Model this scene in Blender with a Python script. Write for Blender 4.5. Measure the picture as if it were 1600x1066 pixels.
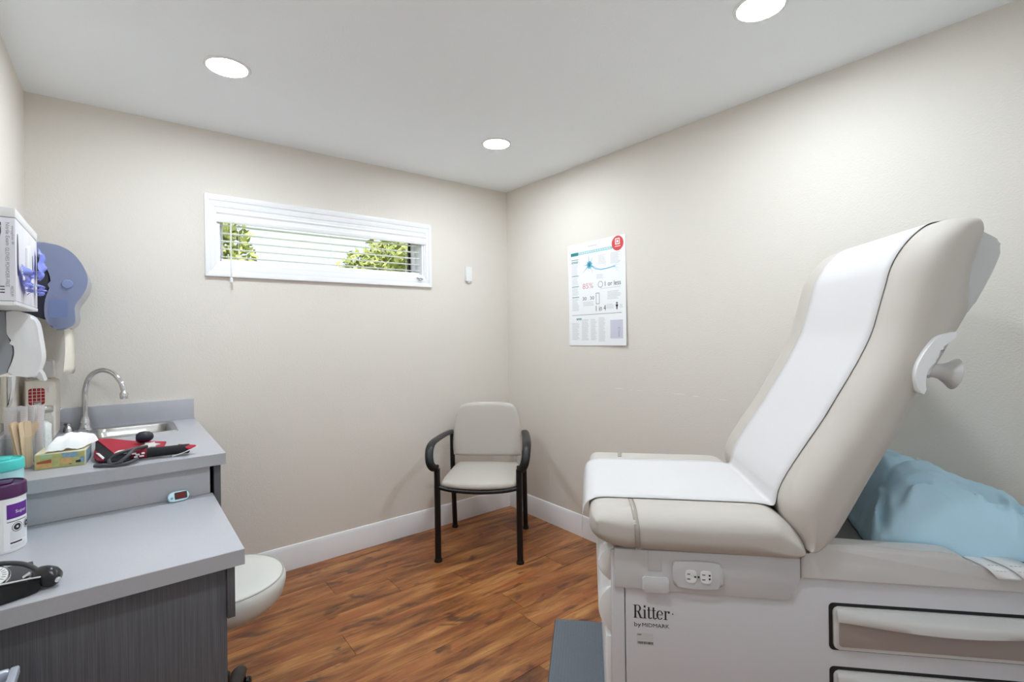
import bpy, bmesh, math, random
from mathutils import Matrix, Vector, noise
for o in list(bpy.data.objects): bpy.data.objects.remove(o)
S = bpy.context.scene
C = S.collection
rnd = random.Random(7)
PI = math.pi
# ------------------------------------------------------------------ camera, world, sun, exposure
YAW, ROLL, FPX, HC = 0.6707, math.radians(0.765), 765.33, 1.3504
cam = bpy.data.cameras.new('camera'); camo = bpy.data.objects.new('camera', cam); C.objects.link(camo)
cam.sensor_width = 36; cam.lens = 36*FPX/1600; cam.clip_start = 0.02
cam.shift_y = (519.19-533)/1600
fw = Vector((math.sin(YAW), math.cos(YAW), 0)); rt = Vector((math.cos(YAW), -math.sin(YAW), 0)); up = Vector((0, 0, 1))
r2 = rt*math.cos(ROLL) - up*math.sin(ROLL); u2 = up*math.cos(ROLL) + rt*math.sin(ROLL)
camo.matrix_world = Matrix(((r2.x, u2.x, -fw.x, 0), (r2.y, u2.y, -fw.y, 0), (r2.z, u2.z, -fw.z, HC), (0, 0, 0, 1)))
S.camera = camo
S.view_settings.view_transform = 'Standard'; S.view_settings.look = 'None'
S.view_settings.gamma = 1; S.view_settings.use_curve_mapping = False
S.view_settings.exposure = 0.0
S.cycles.use_denoising = True
S.cycles.max_bounces = 20; S.cycles.diffuse_bounces = 18; S.cycles.transmission_bounces = 10
S.cycles.transparent_max_bounces = 48; S.cycles.caustics_reflective = False; S.cycles.caustics_refractive = False
LAMP = 221.0      # radiance of the recessed lamps
wd = bpy.data.worlds.new('World'); S.world = wd; wd.use_nodes = True
wn = wd.node_tree.nodes['Background']; wn.inputs[0].default_value = (0.86, 0.94, 1, 1); wn.inputs[1].default_value = 1.25
sl = bpy.data.lights.new('sun', 'SUN'); so = bpy.data.objects.new('sun', sl); C.objects.link(so)
sl.energy = 8.5; sl.angle = 0.01; sl.color = (1, .95, .85)
so.rotation_euler = (math.radians(38), math.radians(-25), 0)

# ------------------------------------------------------------------ materials
def lin(c):
    return tuple((x/255/12.92 if x/255 <= .04045 else ((x/255+.055)/1.055)**2.4) for x in c) + (1,)
def mat(name, col, rough=.5, metal=0, spec=.5, bump=None, var=None, trans=0, ior=1.45, emit=None, coat=0, scale=(1, 1, 1)):
    """col is sRGB 0-255.  bump=(scale,strength,dist); var=(scale,amount) mottles the colour."""
    m = bpy.data.materials.new(name); m.use_nodes = True
    N, L = m.node_tree.nodes, m.node_tree.links
    b = N['Principled BSDF']
    b.inputs['Base Color'].default_value = lin(col); b.inputs['Roughness'].default_value = rough
    b.inputs['Metallic'].default_value = metal; b.inputs['IOR'].default_value = ior
    b.inputs['Specular IOR Level'].default_value = spec
    b.inputs['Transmission Weight'].default_value = trans; b.inputs['Coat Weight'].default_value = coat
    if emit: b.inputs['Emission Color'].default_value = lin(emit[0]); b.inputs['Emission Strength'].default_value = emit[1]
    if bump or var:
        tc = N.new('ShaderNodeTexCoord'); mp = N.new('ShaderNodeMapping'); L.new(tc.outputs['Object'], mp.inputs['Vector'])
        mp.inputs['Scale'].default_value = scale
    if bump:
        t = N.new('ShaderNodeTexNoise'); t.inputs['Scale'].default_value = bump[0]; t.inputs['Detail'].default_value = 3
        L.new(mp.outputs[0], t.inputs['Vector'])
        bp = N.new('ShaderNodeBump'); bp.inputs['Strength'].default_value = bump[1]; bp.inputs['Distance'].default_value = bump[2]
        L.new(t.outputs[0], bp.inputs['Height']); L.new(bp.outputs[0], b.inputs['Normal'])
    if var:
        t = N.new('ShaderNodeTexNoise'); t.inputs['Scale'].default_value = var[0]; t.inputs['Detail'].default_value = 4
        L.new(mp.outputs[0], t.inputs['Vector'])
        mx = N.new('ShaderNodeMix'); mx.data_type = 'RGBA'
        c = lin(col); a = var[1]
        mx.inputs[6].default_value = tuple(x*(1-a) for x in c[:3])+(1,); mx.inputs[7].default_value = tuple(min(1, x*(1+a)) for x in c[:3])+(1,)
        L.new(t.outputs[0], mx.inputs[0]); L.new(mx.outputs[2], b.inputs['Base Color'])
    return m
M = {}
M['wall'] = mat('wall_paint', (223, 217, 208), .62, bump=(150, .28, .004), spec=.3)
M['ceil'] = mat('ceiling_paint', (243, 248, 251), .8, bump=(120, .2, .004), spec=.2)
M['white'] = mat('white_trim', (236, 236, 238), .32)
M['whitep'] = mat('white_plastic', (232, 232, 232), .3)
M['blind'] = mat('blind_white', (240, 240, 240), .4)
M['lamp'] = mat('lamp_lens', (255, 255, 255), .5, emit=((236, 247, 255), LAMP))
M['vinyl'] = mat('taupe_vinyl', (190, 183, 175), .55, spec=.35, bump=(420, .06, .001))
M['paper'] = mat('exam_paper', (208, 205, 205), .75, bump=(35, .05, .003))
M['body'] = mat('table_grey', (207, 206, 210), .42)
M['body2'] = mat('table_panel_grey', (199, 198, 199), .42)
M['deck'] = mat('table_deck', (207, 205, 203), .34)
M['dark'] = mat('dark_gap', (28, 27, 27), .6)
M['well'] = mat('deck_well', (112, 112, 112), .6)
M['taupe'] = mat('taupe_insert', (164, 152, 147), .5)
M['step'] = mat('step_rubber', (104, 112, 120), .6, bump=(300, .2, .002))
M['lam'] = mat('grey_laminate', (181, 181, 187), .3, var=(160, .05))
M['lamedge'] = mat('grey_laminate_edge', (170, 169, 172), .35, var=(160, .05))
M['black'] = mat('black_metal', (16, 16, 17), .35)
M['blackp'] = mat('black_plastic', (30, 30, 32), .4)
M['rubber'] = mat('grey_rubber', (70, 70, 74), .5)
M['chrome'] = mat('chrome', (225, 225, 228), .09, metal=1)
M['steel'] = mat('brushed_steel', (190, 188, 184), .28, metal=1)
M['stool'] = mat('stool_vinyl', (208, 206, 199), .42, bump=(420, .05, .001))
M['seam'] = mat('seam_thread', (186, 183, 175), .6)
M['glass'] = mat('clear_glass', (255, 255, 255), .0, trans=1, ior=1.45)
def thin_clear(name, tint, gloss):
    m = bpy.data.materials.new(name); m.use_nodes = True; N, L = m.node_tree.nodes, m.node_tree.links
    N.remove(N['Principled BSDF']); t = N.new('ShaderNodeBsdfTransparent'); t.inputs[0].default_value = tint
    g = N.new('ShaderNodeBsdfGlossy'); g.inputs['Roughness'].default_value = .03
    lw = N.new('ShaderNodeFresnel'); lw.inputs[0].default_value = gloss
    ge = N.new('ShaderNodeNewGeometry'); mm = N.new('ShaderNodeMath'); mm.operation = 'SUBTRACT'; mm.use_clamp = True; L.new(lw.outputs[0], mm.inputs[0]); L.new(ge.outputs['Backfacing'], mm.inputs[1])
    x = N.new('ShaderNodeMixShader'); L.new(mm.outputs[0], x.inputs[0]); L.new(t.outputs[0], x.inputs[1]); L.new(g.outputs[0], x.inputs[2])
    L.new(x.outputs[0], N['Material Output'].inputs[0]); return m
M['acryl'] = thin_clear('clear_acrylic', (.96, .97, .97, 1), 1.3)
M['glass'] = thin_clear('window_glass', (.97, .98, .98, 1), 1.35)
M['smoke'] = mat('smoky_blue_plastic', (150, 160, 194), .18, trans=.3, ior=1.25, coat=.3)
M['navy'] = mat('dark_navy_plastic', (34, 35, 50), .4)
M['greyp'] = mat('grey_plastic', (150, 153, 158), .4)
M['lgrey'] = mat('light_grey_plastic', (203, 202, 200), .35)
M['ivory'] = mat('ivory_plastic', (221, 213, 200), .42)
M['red'] = mat('red_label', (150, 28, 40), .5)
M['redfab'] = mat('red_fabric', (168, 36, 56), .75, bump=(600, .2, .001), var=(9, .2))
M['blkfab'] = mat('black_fabric', (30, 29, 33), .8, bump=(600, .2, .001))
M['wine'] = mat('wine_fabric', (120, 20, 42), .75)
M['wood'] = mat('birch_wood', (214, 190, 158), .6, var=(40, .12), scale=(1, 1, .15))
M['teal'] = mat('teal_lid', (72, 196, 190), .4)
M['paleblue'] = mat('pale_blue_plastic', (176, 222, 226), .4)
M['purple'] = mat('purple_lid', (74, 32, 78), .35)
M['violet'] = mat('violet_print', (98, 40, 140), .5)
M['ink'] = mat('dark_ink', (50, 48, 52), .6)
M['ink2'] = mat('grey_ink', (150, 152, 158), .6)
M['ink3'] = mat('pale_ink', (205, 207, 210), .6)
M['carton'] = mat('glove_carton', (226, 224, 232), .45)
M['glove'] = mat('blue_violet_nitrile', (134, 144, 226), .45)
M['tissue'] = mat('tissue', (244, 244, 244), .85)
M['cotton'] = mat('cotton', (245, 244, 240), .95, bump=(60, .5, .01))
M['oxi'] = mat('oximeter_shell', (196, 226, 236), .35)
M['screenred'] = mat('dark_red_screen', (110, 34, 32), .25)
M['blue'] = mat('blue_nonwoven', (186, 220, 238), .7, bump=(40, .3, .006))
M['bin'] = mat('silver_bin', (200, 205, 218), .3, metal=.3)
M['pink'] = mat('pink_ink', (216, 150, 160), .6)
M['tealink'] = mat('teal_ink', (40, 130, 134), .6)
M['tealpale'] = mat('pale_teal_ink', (150, 205, 208), .6)
M['blueink'] = mat('light_blue_ink', (110, 180, 214), .6)
M['redink'] = mat('red_ink', (212, 70, 68), .6)
M['lavender'] = mat('lavender_ink', (204, 204, 218), .6)
M['brick'] = mat('rust_print', (160, 84, 56), .6)
M['olive'] = mat('olive_print', (180, 178, 116), .6, var=(60, .35))
M['slate'] = mat('slate_print', (130, 160, 178), .6, var=(260, .6))
M['sand'] = mat('sand_print', (208, 168, 112), .6, var=(90, .2))
M['mint'] = mat('mint_print', (164, 196, 150), .6)
M['cream'] = mat('cream_carton', (222, 216, 184), .6, var=(40, .1))
M['leaf'] = mat('leaf_green', (156, 164, 98), .6, var=(2.5, .45))
M['bark'] = mat('bark', (92, 78, 64), .9, bump=(20, .5, .02))
M['grass'] = mat('lawn_green', (120, 140, 70), .9, var=(4, .3))
M['subfloor'] = mat('subfloor', (50, 34, 26), .9)
M['scuff'] = mat('bare_scuff', (236, 233, 228), .8)

def wood_floor():
    m = bpy.data.materials.new('plank_wood'); m.use_nodes = True
    N, L = m.node_tree.nodes, m.node_tree.links; b = N['Principled BSDF']
    tc = N.new('ShaderNodeTexCoord'); oi = N.new('ShaderNodeObjectInfo')
    def math_(op, a, v):
        n = N.new('ShaderNodeMath'); n.operation = op; L.new(a, n.inputs[0])
        if isinstance(v, (int, float)): n.inputs[1].default_value = v
        else: L.new(v, n.inputs[1])
        return n.outputs[0]
    off = N.new('ShaderNodeCombineXYZ'); L.new(math_('MULTIPLY', oi.outputs['Random'], 57.), off.inputs[0]); L.new(math_('MULTIPLY', oi.outputs['Random'], 23.), off.inputs[1])
    add = N.new('ShaderNodeVectorMath'); add.operation = 'ADD'; L.new(tc.outputs['Object'], add.inputs[0]); L.new(off.outputs[0], add.inputs[1])
    def nz(sc, scale, detail=4, dist=0, rough=.55):
        mp = N.new('ShaderNodeMapping'); mp.inputs['Scale'].default_value = sc; L.new(add.outputs[0], mp.inputs[0])
        t = N.new('ShaderNodeTexNoise'); t.inputs['Scale'].default_value = scale; t.inputs['Detail'].default_value = detail
        t.inputs['Distortion'].default_value = dist; t.inputs['Roughness'].default_value = rough
        L.new(mp.outputs[0], t.inputs[0]); return t.outputs[0]
    def ramp(src, stops):
        r = N.new('ShaderNodeValToRGB'); L.new(src, r.inputs[0]); e = r.color_ramp.elements
        e[0].position, e[0].color = stops[0]; e[1].position, e[1].color = stops[-1]
        for p, c in stops[1:-1]:
            x = e.new(p); x.color = c
        return r.outputs[0]
    def mix(kind, fac, a, c):
        x = N.new('ShaderNodeMix'); x.data_type = 'RGBA'; x.blend_type = kind
        if isinstance(fac, (int, float)): x.inputs[0].default_value = fac
        else: L.new(fac, x.inputs[0])
        L.new(a, x.inputs[6])
        if isinstance(c, tuple): x.inputs[7].default_value = c
        else: L.new(c, x.inputs[7])
        return x.outputs[2]
    base = ramp(nz((1.1, 7, 1), 2.2, 5, .6), [(.30, lin((104, 60, 36))), (.45, lin((152, 94, 50))), (.56, lin((182, 120, 66))), (.70, lin((208, 150, 90)))])
    grain = ramp(nz((2.5, 90, 1), 3, 4), [(.33, (.50, .47, .45, 1)), (.62, (1, 1, 1, 1))])
    c = mix('MULTIPLY', .85, base, grain)
    redt = ramp(nz((.9, 5, 1), 1.6, 3), [(.48, (0, 0, 0, 1)), (.66, (1, 1, 1, 1))])
    c = mix('MIX', math_('MULTIPLY', redt, .45), c, lin((160, 80, 44)))
    knots = ramp(nz((4.5, 10, 1), 1.15, 2, .8), [(.58, (0, 0, 0, 1)), (.70, (1, 1, 1, 1))])
    c = mix('MIX', math_('MULTIPLY', knots, .75), c, lin((74, 44, 34)))
    scr = ramp(nz((5, 60, 1), 2.0, 6, 1.2), [(.60, (0, 0, 0, 1)), (.70, (1, 1, 1, 1))])
    c = mix('MIX', math_('MULTIPLY', scr, .4), c, lin((206, 160, 112)))
    L.new(mix('MULTIPLY', 1.0, c, ramp(oi.outputs['Random'], [(0, (.84, .82, .80, 1)), (1, (1, 1, 1, 1))])), b.inputs['Base Color'])
    b.inputs['Roughness'].default_value = .36
    bp = N.new('ShaderNodeBump'); bp.inputs['Strength'].default_value = .12; bp.inputs['Distance'].default_value = .003
    L.new(grain, bp.inputs['Height']); L.new(bp.outputs[0], b.inputs['Normal'])
    return m
M['plank'] = wood_floor()
def dark_laminate():
    m = bpy.data.materials.new('dark_grained_laminate'); m.use_nodes = True
    N, L = m.node_tree.nodes, m.node_tree.links; b = N['Principled BSDF']
    tc = N.new('ShaderNodeTexCoord'); mp = N.new('ShaderNodeMapping'); mp.inputs['Scale'].default_value = (520, 520, 7)
    L.new(tc.outputs['Object'], mp.inputs[0]); t = N.new('ShaderNodeTexNoise'); t.inputs['Scale'].default_value = 1; t.inputs['Detail'].default_value = 5
    L.new(mp.outputs[0], t.inputs[0]); r = N.new('ShaderNodeValToRGB'); L.new(t.outputs[0], r.inputs[0])
    r.color_ramp.elements[0].position = .3; r.color_ramp.elements[0].color = lin((74, 73, 76))
    r.color_ramp.elements[1].position = .7; r.color_ramp.elements[1].color = lin((96, 95, 99))
    L.new(r.outputs[0], b.inputs['Base Color']); b.inputs['Roughness'].default_value = .5
    return m
M['darklam'] = dark_laminate()

# ------------------------------------------------------------------ helpers
def BM(): return bmesh.new()
def wm(o):
    m = o.matrix_basis.copy()
    while o.parent: o = o.parent; m = o.matrix_basis @ m
    return m
def obj(name, bm, m, parent=None, world=False, smooth=35, origin=None):
    """links the bmesh as ONE object; world=True: the mesh was drawn in world space"""
    me = bpy.data.meshes.new(name)
    bmesh.ops.recalc_face_normals(bm, faces=bm.faces)
    bm.to_mesh(me); bm.free()
    for mm in (m if isinstance(m, (list, tuple)) else [m]): me.materials.append(M[mm] if isinstance(mm, str) else mm)
    if smooth:
        for p in me.polygons: p.use_smooth = True
        me.set_sharp_from_angle(angle=math.radians(smooth))
    o = bpy.data.objects.new(name, me); C.objects.link(o)
    if parent:
        o.parent = parent
        if world: me.transform(wm(parent).inverted())
    elif origin is not None:
        me.transform(Matrix.Translation(-Vector(origin))); o.location = origin
    return o
def tag(o, label, cat, group=None, kind=None):
    o['label'] = label; o['category'] = cat
    if group: o['group'] = group
    if kind: o['kind'] = kind
    return o
def thing(name, label, cat, loc=(0, 0, 0), rz=0, group=None):
    o = bpy.data.objects.new(name, None); C.objects.link(o); o.empty_display_size = .05
    o.location = loc; o.rotation_euler = (0, 0, rz)
    return tag(o, label, cat, group)
def box(bm, lo, hi, bev=0, seg=2, mtx=None):
    g = bmesh.ops.create_cube(bm, size=1); v = g['verts']
    for x in v: x.co = Vector([lo[i]+(x.co[i]+.5)*(hi[i]-lo[i]) for i in range(3)])
    if bev:
        e = {e for x in v for e in x.link_edges}
        r = bmesh.ops.bevel(bm, geom=list(e), offset=bev, segments=seg, profile=.5, affect='EDGES'); v = list({x for f in r['faces'] for x in f.verts} | {x for x in v if x.is_valid})
    if mtx is not None: bmesh.ops.transform(bm, matrix=mtx, verts=v)
    return v
def prism(bm, poly, a, b, axis='v', bev=0, seg=2, mtx=None):
    """polygon (p,q) extruded: axis 'v': (p,a..b,q) ; 'z': (p,q,a..b) ; 'x': (a..b,p,q)"""
    def P(p, q, t): return Vector((p, t, q)) if axis == 'v' else Vector((p, q, t)) if axis == 'z' else Vector((t, p, q))
    A = [bm.verts.new(P(p, q, a)) for p, q in poly]; B = [bm.verts.new(P(p, q, b)) for p, q in poly]
    n = len(poly); fa = bm.faces.new(A); fb = bm.faces.new(B[::-1])
    for i in range(n): bm.faces.new((A[i], B[i], B[(i+1) % n], A[(i+1) % n]))
    v = A+B
    if bev:
        e = [e for f in (fa, fb) for e in f.edges]
        r = bmesh.ops.bevel(bm, geom=e, offset=bev, segments=seg, profile=.5, affect='EDGES'); v = list({x for f in r['faces'] for x in f.verts} | {x for x in v if x.is_valid})
    if mtx is not None: bmesh.ops.transform(bm, matrix=mtx, verts=v)
    return v
def cr(pts, n=6, closed=False):
    P = [Vector(p) for p in pts]; out = []; N = len(P)
    for i in range(N if closed else N-1):
        g = (lambda k: P[k % N]) if closed else (lambda k: P[max(0, min(N-1, k))])
        a, b, c, d = g(i-1), g(i), g(i+1), g(i+2)
        for k in range(n):
            t = k/n; out.append(.5*((2*b)+(c-a)*t+(2*a-5*b+4*c-d)*t*t+(3*b-a-3*c+d)*t**3))
    if not closed: out.append(P[-1])
    return out
def tube(bm, pts, r, n=10, flat=None, caps=True):
    """sweep a circle (or an ellipse r x flat) along pts"""
    P = [Vector(p) for p in pts]; R = r if isinstance(r, (list, tuple)) else [r]*len(P)
    rings = []; prev = None
    for i, p in enumerate(P):
        t = (P[min(i+1, len(P)-1)]-P[max(i-1, 0)]).normalized()
        if prev is None:
            prev = Vector((0, 0, 1)) if abs(t.z) < .9 else Vector((0, 1, 0))
        nrm = (prev - t*prev.dot(t)).normalized(); prev = nrm; bi = t.cross(nrm)
        k = 1 if flat is None else flat/R[i]
        rings.append([bm.verts.new(p+nrm*math.cos(2*PI*j/n)*R[i]*k+bi*math.sin(2*PI*j/n)*R[i]) for j in range(n)])
    for a, b in zip(rings, rings[1:]):
        for j in range(n): bm.faces.new((a[j], a[(j+1) % n], b[(j+1) % n], b[j]))
    if caps: bm.faces.new(rings[0][::-1]); bm.faces.new(rings[-1])
    return [v for q in rings for v in q]
def lathe(bm, prof, n=24, mtx=None, c=(0, 0)):
    """(r,z) profile around z; closed at r=0 ends with fans"""
    rings = []
    for r, z in prof:
        if r < 1e-6: rings.append([bm.verts.new((c[0], c[1], z))])
        else: rings.append([bm.verts.new((c[0]+r*math.cos(2*PI*j/n), c[1]+r*math.sin(2*PI*j/n), z)) for j in range(n)])
    for a, b in zip(rings, rings[1:]):
        for j in range(n):
            k = (j+1) % n
            if len(a) == 1 and len(b) == 1: continue
            if len(a) == 1: bm.faces.new((a[0], b[k], b[j]))
            elif len(b) == 1: bm.faces.new((a[j], a[k], b[0]))
            else: bm.faces.new((a[j], a[k], b[k], b[j]))
    v = [x for q in rings for x in q]
    if mtx is not None: bmesh.ops.transform(bm, matrix=mtx, verts=v)
    return v
def rrect(x0, z0, x1, z1, r, n=5):
    out = []
    for cx, cz, a in ((x1-r, z1-r, 0), (x0+r, z1-r, 90), (x0+r, z0+r, 180), (x1-r, z0+r, 270)):
        for k in range(n+1):
            t = math.radians(a+90*k/n); out.append((cx+r*math.cos(t), cz+r*math.sin(t)))
    return out
def pnormals(poly):
    n = len(poly); ar = sum(poly[i][0]*poly[(i+1) % n][1]-poly[(i+1) % n][0]*poly[i][1] for i in range(n)); s = 1 if ar > 0 else -1
    out = []
    for i in range(n):
        a, b = poly[i-1], poly[(i+1) % n]; dx, dz = b[0]-a[0], b[1]-a[1]; l = math.hypot(dx, dz) or 1
        out.append((s*dz/l, -s*dx/l))
    return out
def roll_inset(d, ev, dmax):      # inset of the outline at distance d from the end, quarter ellipse
    return 0 if d >= ev else dmax*(1-math.sqrt(1-(1-d/ev)**2))
def pillow_loft(bm, poly, v0, v1, ev, dmax, steps=12):
    """outline extruded along v with both ends rolled over (upholstery edge)"""
    nr = pnormals(poly); n = len(poly); lim = []
    for i, (p, q) in enumerate(zip(poly, nr)):
        r = 1e9
        for k, o in enumerate(poly):
            dx, dz = o[0]-p[0], o[1]-p[1]; h = -(dx*q[0]+dz*q[1])
            if h > 1e-6: r = min(r, (dx*dx+dz*dz)/(2*h))
        lim.append(r*.9)
    lim = [min(lim[i-2:i]+[lim[i], lim[(i+1) % n], lim[(i+2) % n]] if i > 1 else [lim[i], lim[(i+1) % n]]) for i in range(n)]
    lim = [(lim[i-2]+lim[i-1]+lim[i]+lim[(i+1) % n]+lim[(i+2) % n])/5 for i in range(n)]
    secs = []
    for k in range(steps+1):
        a = PI/2*k/steps; secs.append((ev*(1-math.cos(a)), 1-math.sin(a)))
    secs = [(v0+d, f) for d, f in secs] + [(v1-d, f) for d, f in reversed(secs)]
    rings = [[bm.verts.new((p[0]-q[0]*min(dmax, l)*f, v, p[1]-q[1]*min(dmax, l)*f)) for p, q, l in zip(poly, nr, lim)] for v, f in secs]
    for a, b in zip(rings, rings[1:]):
        for j in range(n): bm.faces.new((a[j], a[(j+1) % n], b[(j+1) % n], b[j]))
    for ring in (rings[0], rings[-1]):
        f = bm.faces.new(ring); bmesh.ops.triangulate(bm, faces=[f])
def text_bm(body, w, h=None, bm=None, mtx=None, depth=0.0):
    """letters fitted into w x h (metres), lower-left at the origin"""
    cu = bpy.data.curves.new('lettering', 'FONT'); cu.body = body; cu.size = 1; cu.resolution_u = 3
    o = bpy.data.objects.new('lettering', cu); C.objects.link(o)
    bpy.context.view_layer.update()
    me = bpy.data.meshes.new_from_object(o.evaluated_get(bpy.context.evaluated_depsgraph_get()))
    bpy.data.objects.remove(o); bpy.data.curves.remove(cu)
    xs = [v.co.x for v in me.vertices]; ys = [v.co.y for v in me.vertices]
    sx = w/(max(xs)-min(xs)); sy = sx if h is None else h/(max(ys)-min(ys))
    me.transform(Matrix.Diagonal((sx, sy, 1, 1)) @ Matrix.Translation((-min(xs), -min(ys), 0)))
    if mtx is not None: me.transform(mtx)
    bm = bm or BM(); bm.from_mesh(me); bpy.data.meshes.remove(me)
    return bm
def quad(bm, pts):
    return bm.faces.new([bm.verts.new(p) for p in pts])
def frame(org, x, y):
    x = Vector(x).normalized(); y = Vector(y); z = x.cross(y).normalized(); y = z.cross(x)
    return Matrix(((x.x, y.x, z.x, org[0]), (x.y, y.y, z.y, org[1]), (x.z, y.z, z.z, org[2]), (0, 0, 0, 1)))
def copy_tree(o, parent=None):
    c = o.copy(); C.objects.link(c); c.parent = parent
    for ch in list(o.children): copy_tree(ch, c)
    return c
def struct(o, label, cat):
    return tag(o, label, cat, kind='structure')

# ------------------------------------------------------------------ room
XL, XR, YB, YF, H, TW = -.3327, 2.3535, 3.0157, -.42, 2.44, .15
WX0, WX1, WZ0, WZ1 = .397, 1.62, 1.742, 2.02
bm = BM(); box(bm, (XL-TW, YF-TW, 0), (XL, YB+TW, H)); struct(obj('wall_left', bm, 'wall', smooth=0), 'beige painted wall behind the sink counter', 'wall')
wall_right = None
bm = BM(); box(bm, (XR, YF-TW, 0), (XR+TW, YB+TW, H)); wall_right = struct(obj('wall_right', bm, 'wall', smooth=0), 'beige painted wall with the printed poster', 'wall')
bm = BM(); box(bm, (XL, YF-TW, 0), (XR, YF, H)); struct(obj('wall_front', bm, 'ceil', smooth=0), 'unseen wall behind the viewpoint, made white to bounce light', 'wall')  # out of view; white instead of beige to bounce fill light into the room
bm = BM()
box(bm, (XL, YB, 0), (WX0, YB+TW, H)); box(bm, (WX1, YB, 0), (XR, YB+TW, H))
box(bm, (WX0, YB, 0), (WX1, YB+TW, WZ0)); box(bm, (WX0, YB, WZ1), (WX1, YB+TW, H))
struct(obj('wall_back', bm, 'wall', smooth=0), 'beige painted wall with the long narrow window', 'wall')
bm = BM(); box(bm, (XL-TW, YF-TW, H), (XR+TW, YB+TW, H+.1)); struct(obj('ceiling', bm, 'ceil', smooth=0), 'white lightly textured ceiling with round lamps', 'ceiling')
bm = BM(); box(bm, (XL-TW, YF-TW, -.1), (XR+TW, YB+TW, -.006)); floor = struct(obj('floor', bm, 'subfloor', smooth=0), 'reddish brown wood plank floor', 'floor')
# planks run parallel to the window wall, 178 mm wide, 1.22 m long
PW, PL = .178, 1.22
joints = {0: .755, 1: 1.45, 2: 1.128, 3: .85, -1: .30, -2: 1.479, -3: .62, 4: 1.6, 5: .4}
for k in range(-20, 7):
    y0 = 2.03+k*PW; y1 = y0+PW; a, b = max(y0, YF), min(y1, YB)
    if b-a < .01: continue
    x = (joints[k] if k in joints else rnd.uniform(0, PL)) - 3*PL
    while x < XR:
        p, q = max(x, XL), min(x+PL, XR)
        if q-p > .01:
            bm = BM(); box(bm, (0, 0, -.005), (q-p-.0016, b-a-.0016, 0))
            o = obj('plank', bm, 'plank', floor, smooth=0); o.location = (p+.0008, a+.0008, 0)
        x += PL
# baseboards with a stepped top
BBP = [(0, 0), (.012, 0), (.012, .112), (.010, .118), (.010, .124), (.004, .138), (0, .1406)]
bm = BM(); prism(bm, [(YB-p, q) for p, q in BBP], .30, XR, 'x'); struct(obj('baseboard_back', bm, 'white', smooth=30), 'white baseboard under the window wall', 'baseboard')
bm = BM(); prism(bm, [(XR-p, q) for p, q in BBP], YF, YB-.012, 'v'); struct(obj('baseboard_right', bm, 'white', smooth=30), 'white baseboard along the poster wall', 'baseboard')

# ------------------------------------------------------------------ window, blind, outside
win = struct(thing('window_1', 'long narrow white framed window high on the back wall', 'window', ((WX0+WX1)/2, YB, WZ0)), 'long narrow white framed window high on the back wall', 'window')
CX0, CX1, CZ0, CZ1 = .3386, 1.6764, 1.667, 2.1009
def casing(bm, poly4, t0, t1): prism(bm, poly4, t0, t1, 'v')
for nm, pin, pout in (('l', None, None),):
    pass
ix0, ix1, iz0, iz1 = WX0, WX1, WZ0, WZ1
sides = {'casing_left': [(CX0, CZ0), (CX0, CZ1), (ix0, iz1), (ix0, iz0)], 'casing_right': [(CX1, CZ0), (ix1, iz0), (ix1, iz1), (CX1, CZ1)],
         'casing_top': [(CX0, CZ1), (CX1, CZ1), (ix1, iz1), (ix0, iz1)], 'casing_bottom': [(CX0, CZ0), (ix0, iz0), (ix1, iz0), (CX1, CZ0)]}
for poly in sides.values():
    # outer band, raised inner step: three slices of the mitred piece, each a little thinner toward the opening
    bm = BM()
    cx, cz = (ix0+ix1)/2, (iz0+iz1)/2
    if abs(poly[0][0]-poly[1][0]) < 1e-6 or abs(poly[0][0]-poly[3][0]) < 1e-6 and poly[0][0] > 1: pass
    o_, i_ = (CX0, CX1, CZ0, CZ1), (ix0, ix1, iz0, iz1)
    def lerp(p, t):   # move a casing point toward the opening by fraction t
        x = (CX0+(ix0-CX0)*t) if p[0] < cx else (CX1+(ix1-CX1)*t); z = (CZ0+(iz0-CZ0)*t) if p[1] < cz else (CZ1+(iz1-CZ1)*t); return (x, z)
    corner = [p for p in poly if abs(p[0]-CX0) < 1e-6 or abs(p[0]-CX1) < 1e-6]
    for t0, t1, th in ((0, .38, .019), (.38, .78, .015), (.78, 1, .011)):
        a, b = lerp(corner[0], t0), lerp(corner[1], t0); c, d = lerp(corner[1], t1), lerp(corner[0], t1)
        prism(bm, [a, b, c, d], YB-th, YB, 'v', bev=.002)
    obj('casing', bm, 'white', win, world=True, smooth=30)
bm = BM()   # jamb lining
box(bm, (WX0, YB-.004, WZ0), (WX0+.012, YB+.13, WZ1)); box(bm, (WX1-.012, YB-.004, WZ0), (WX1, YB+.13, WZ1))
box(bm, (WX0+.012, YB-.004, WZ0), (WX1-.012, YB+.13, WZ0+.01)); box(bm, (WX0+.012, YB-.004, WZ1-.01), (WX1-.012, YB+.13, WZ1))
obj('jamb', bm, 'white', win, world=True, smooth=0)
bm = BM(); f0, f1 = YB+.095, YB+.128
gx0, gx1, gz0, gz1 = WX0+.04, WX1-.04, WZ0+.028, WZ1-.03
box(bm, (WX0+.012, f0, WZ0+.01), (gx0, f1, WZ1-.01), .003); box(bm, (gx1, f0, WZ0+.01), (WX1-.012, f1, WZ1-.01), .003)
box(bm, (gx0, f0, WZ0+.01), (gx1, f1, gz0), .003); box(bm, (gx0, f0, gz1), (gx1, f1, WZ1-.01), .003)
obj('sash', bm, 'white', win, world=True)
bm = BM(); box(bm, (gx1-.02, f0+.004, gz0), (gx1-.004, f0+.012, gz1)); obj('sash_seal', bm, 'dark', win, world=True, smooth=0)
bm = BM(); box(bm, (gx0-.002, f0+.014, gz0-.002), (gx1+.002, f0+.018, gz1+.002)); obj('pane', bm, 'glass', win, world=True, smooth=0)

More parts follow.
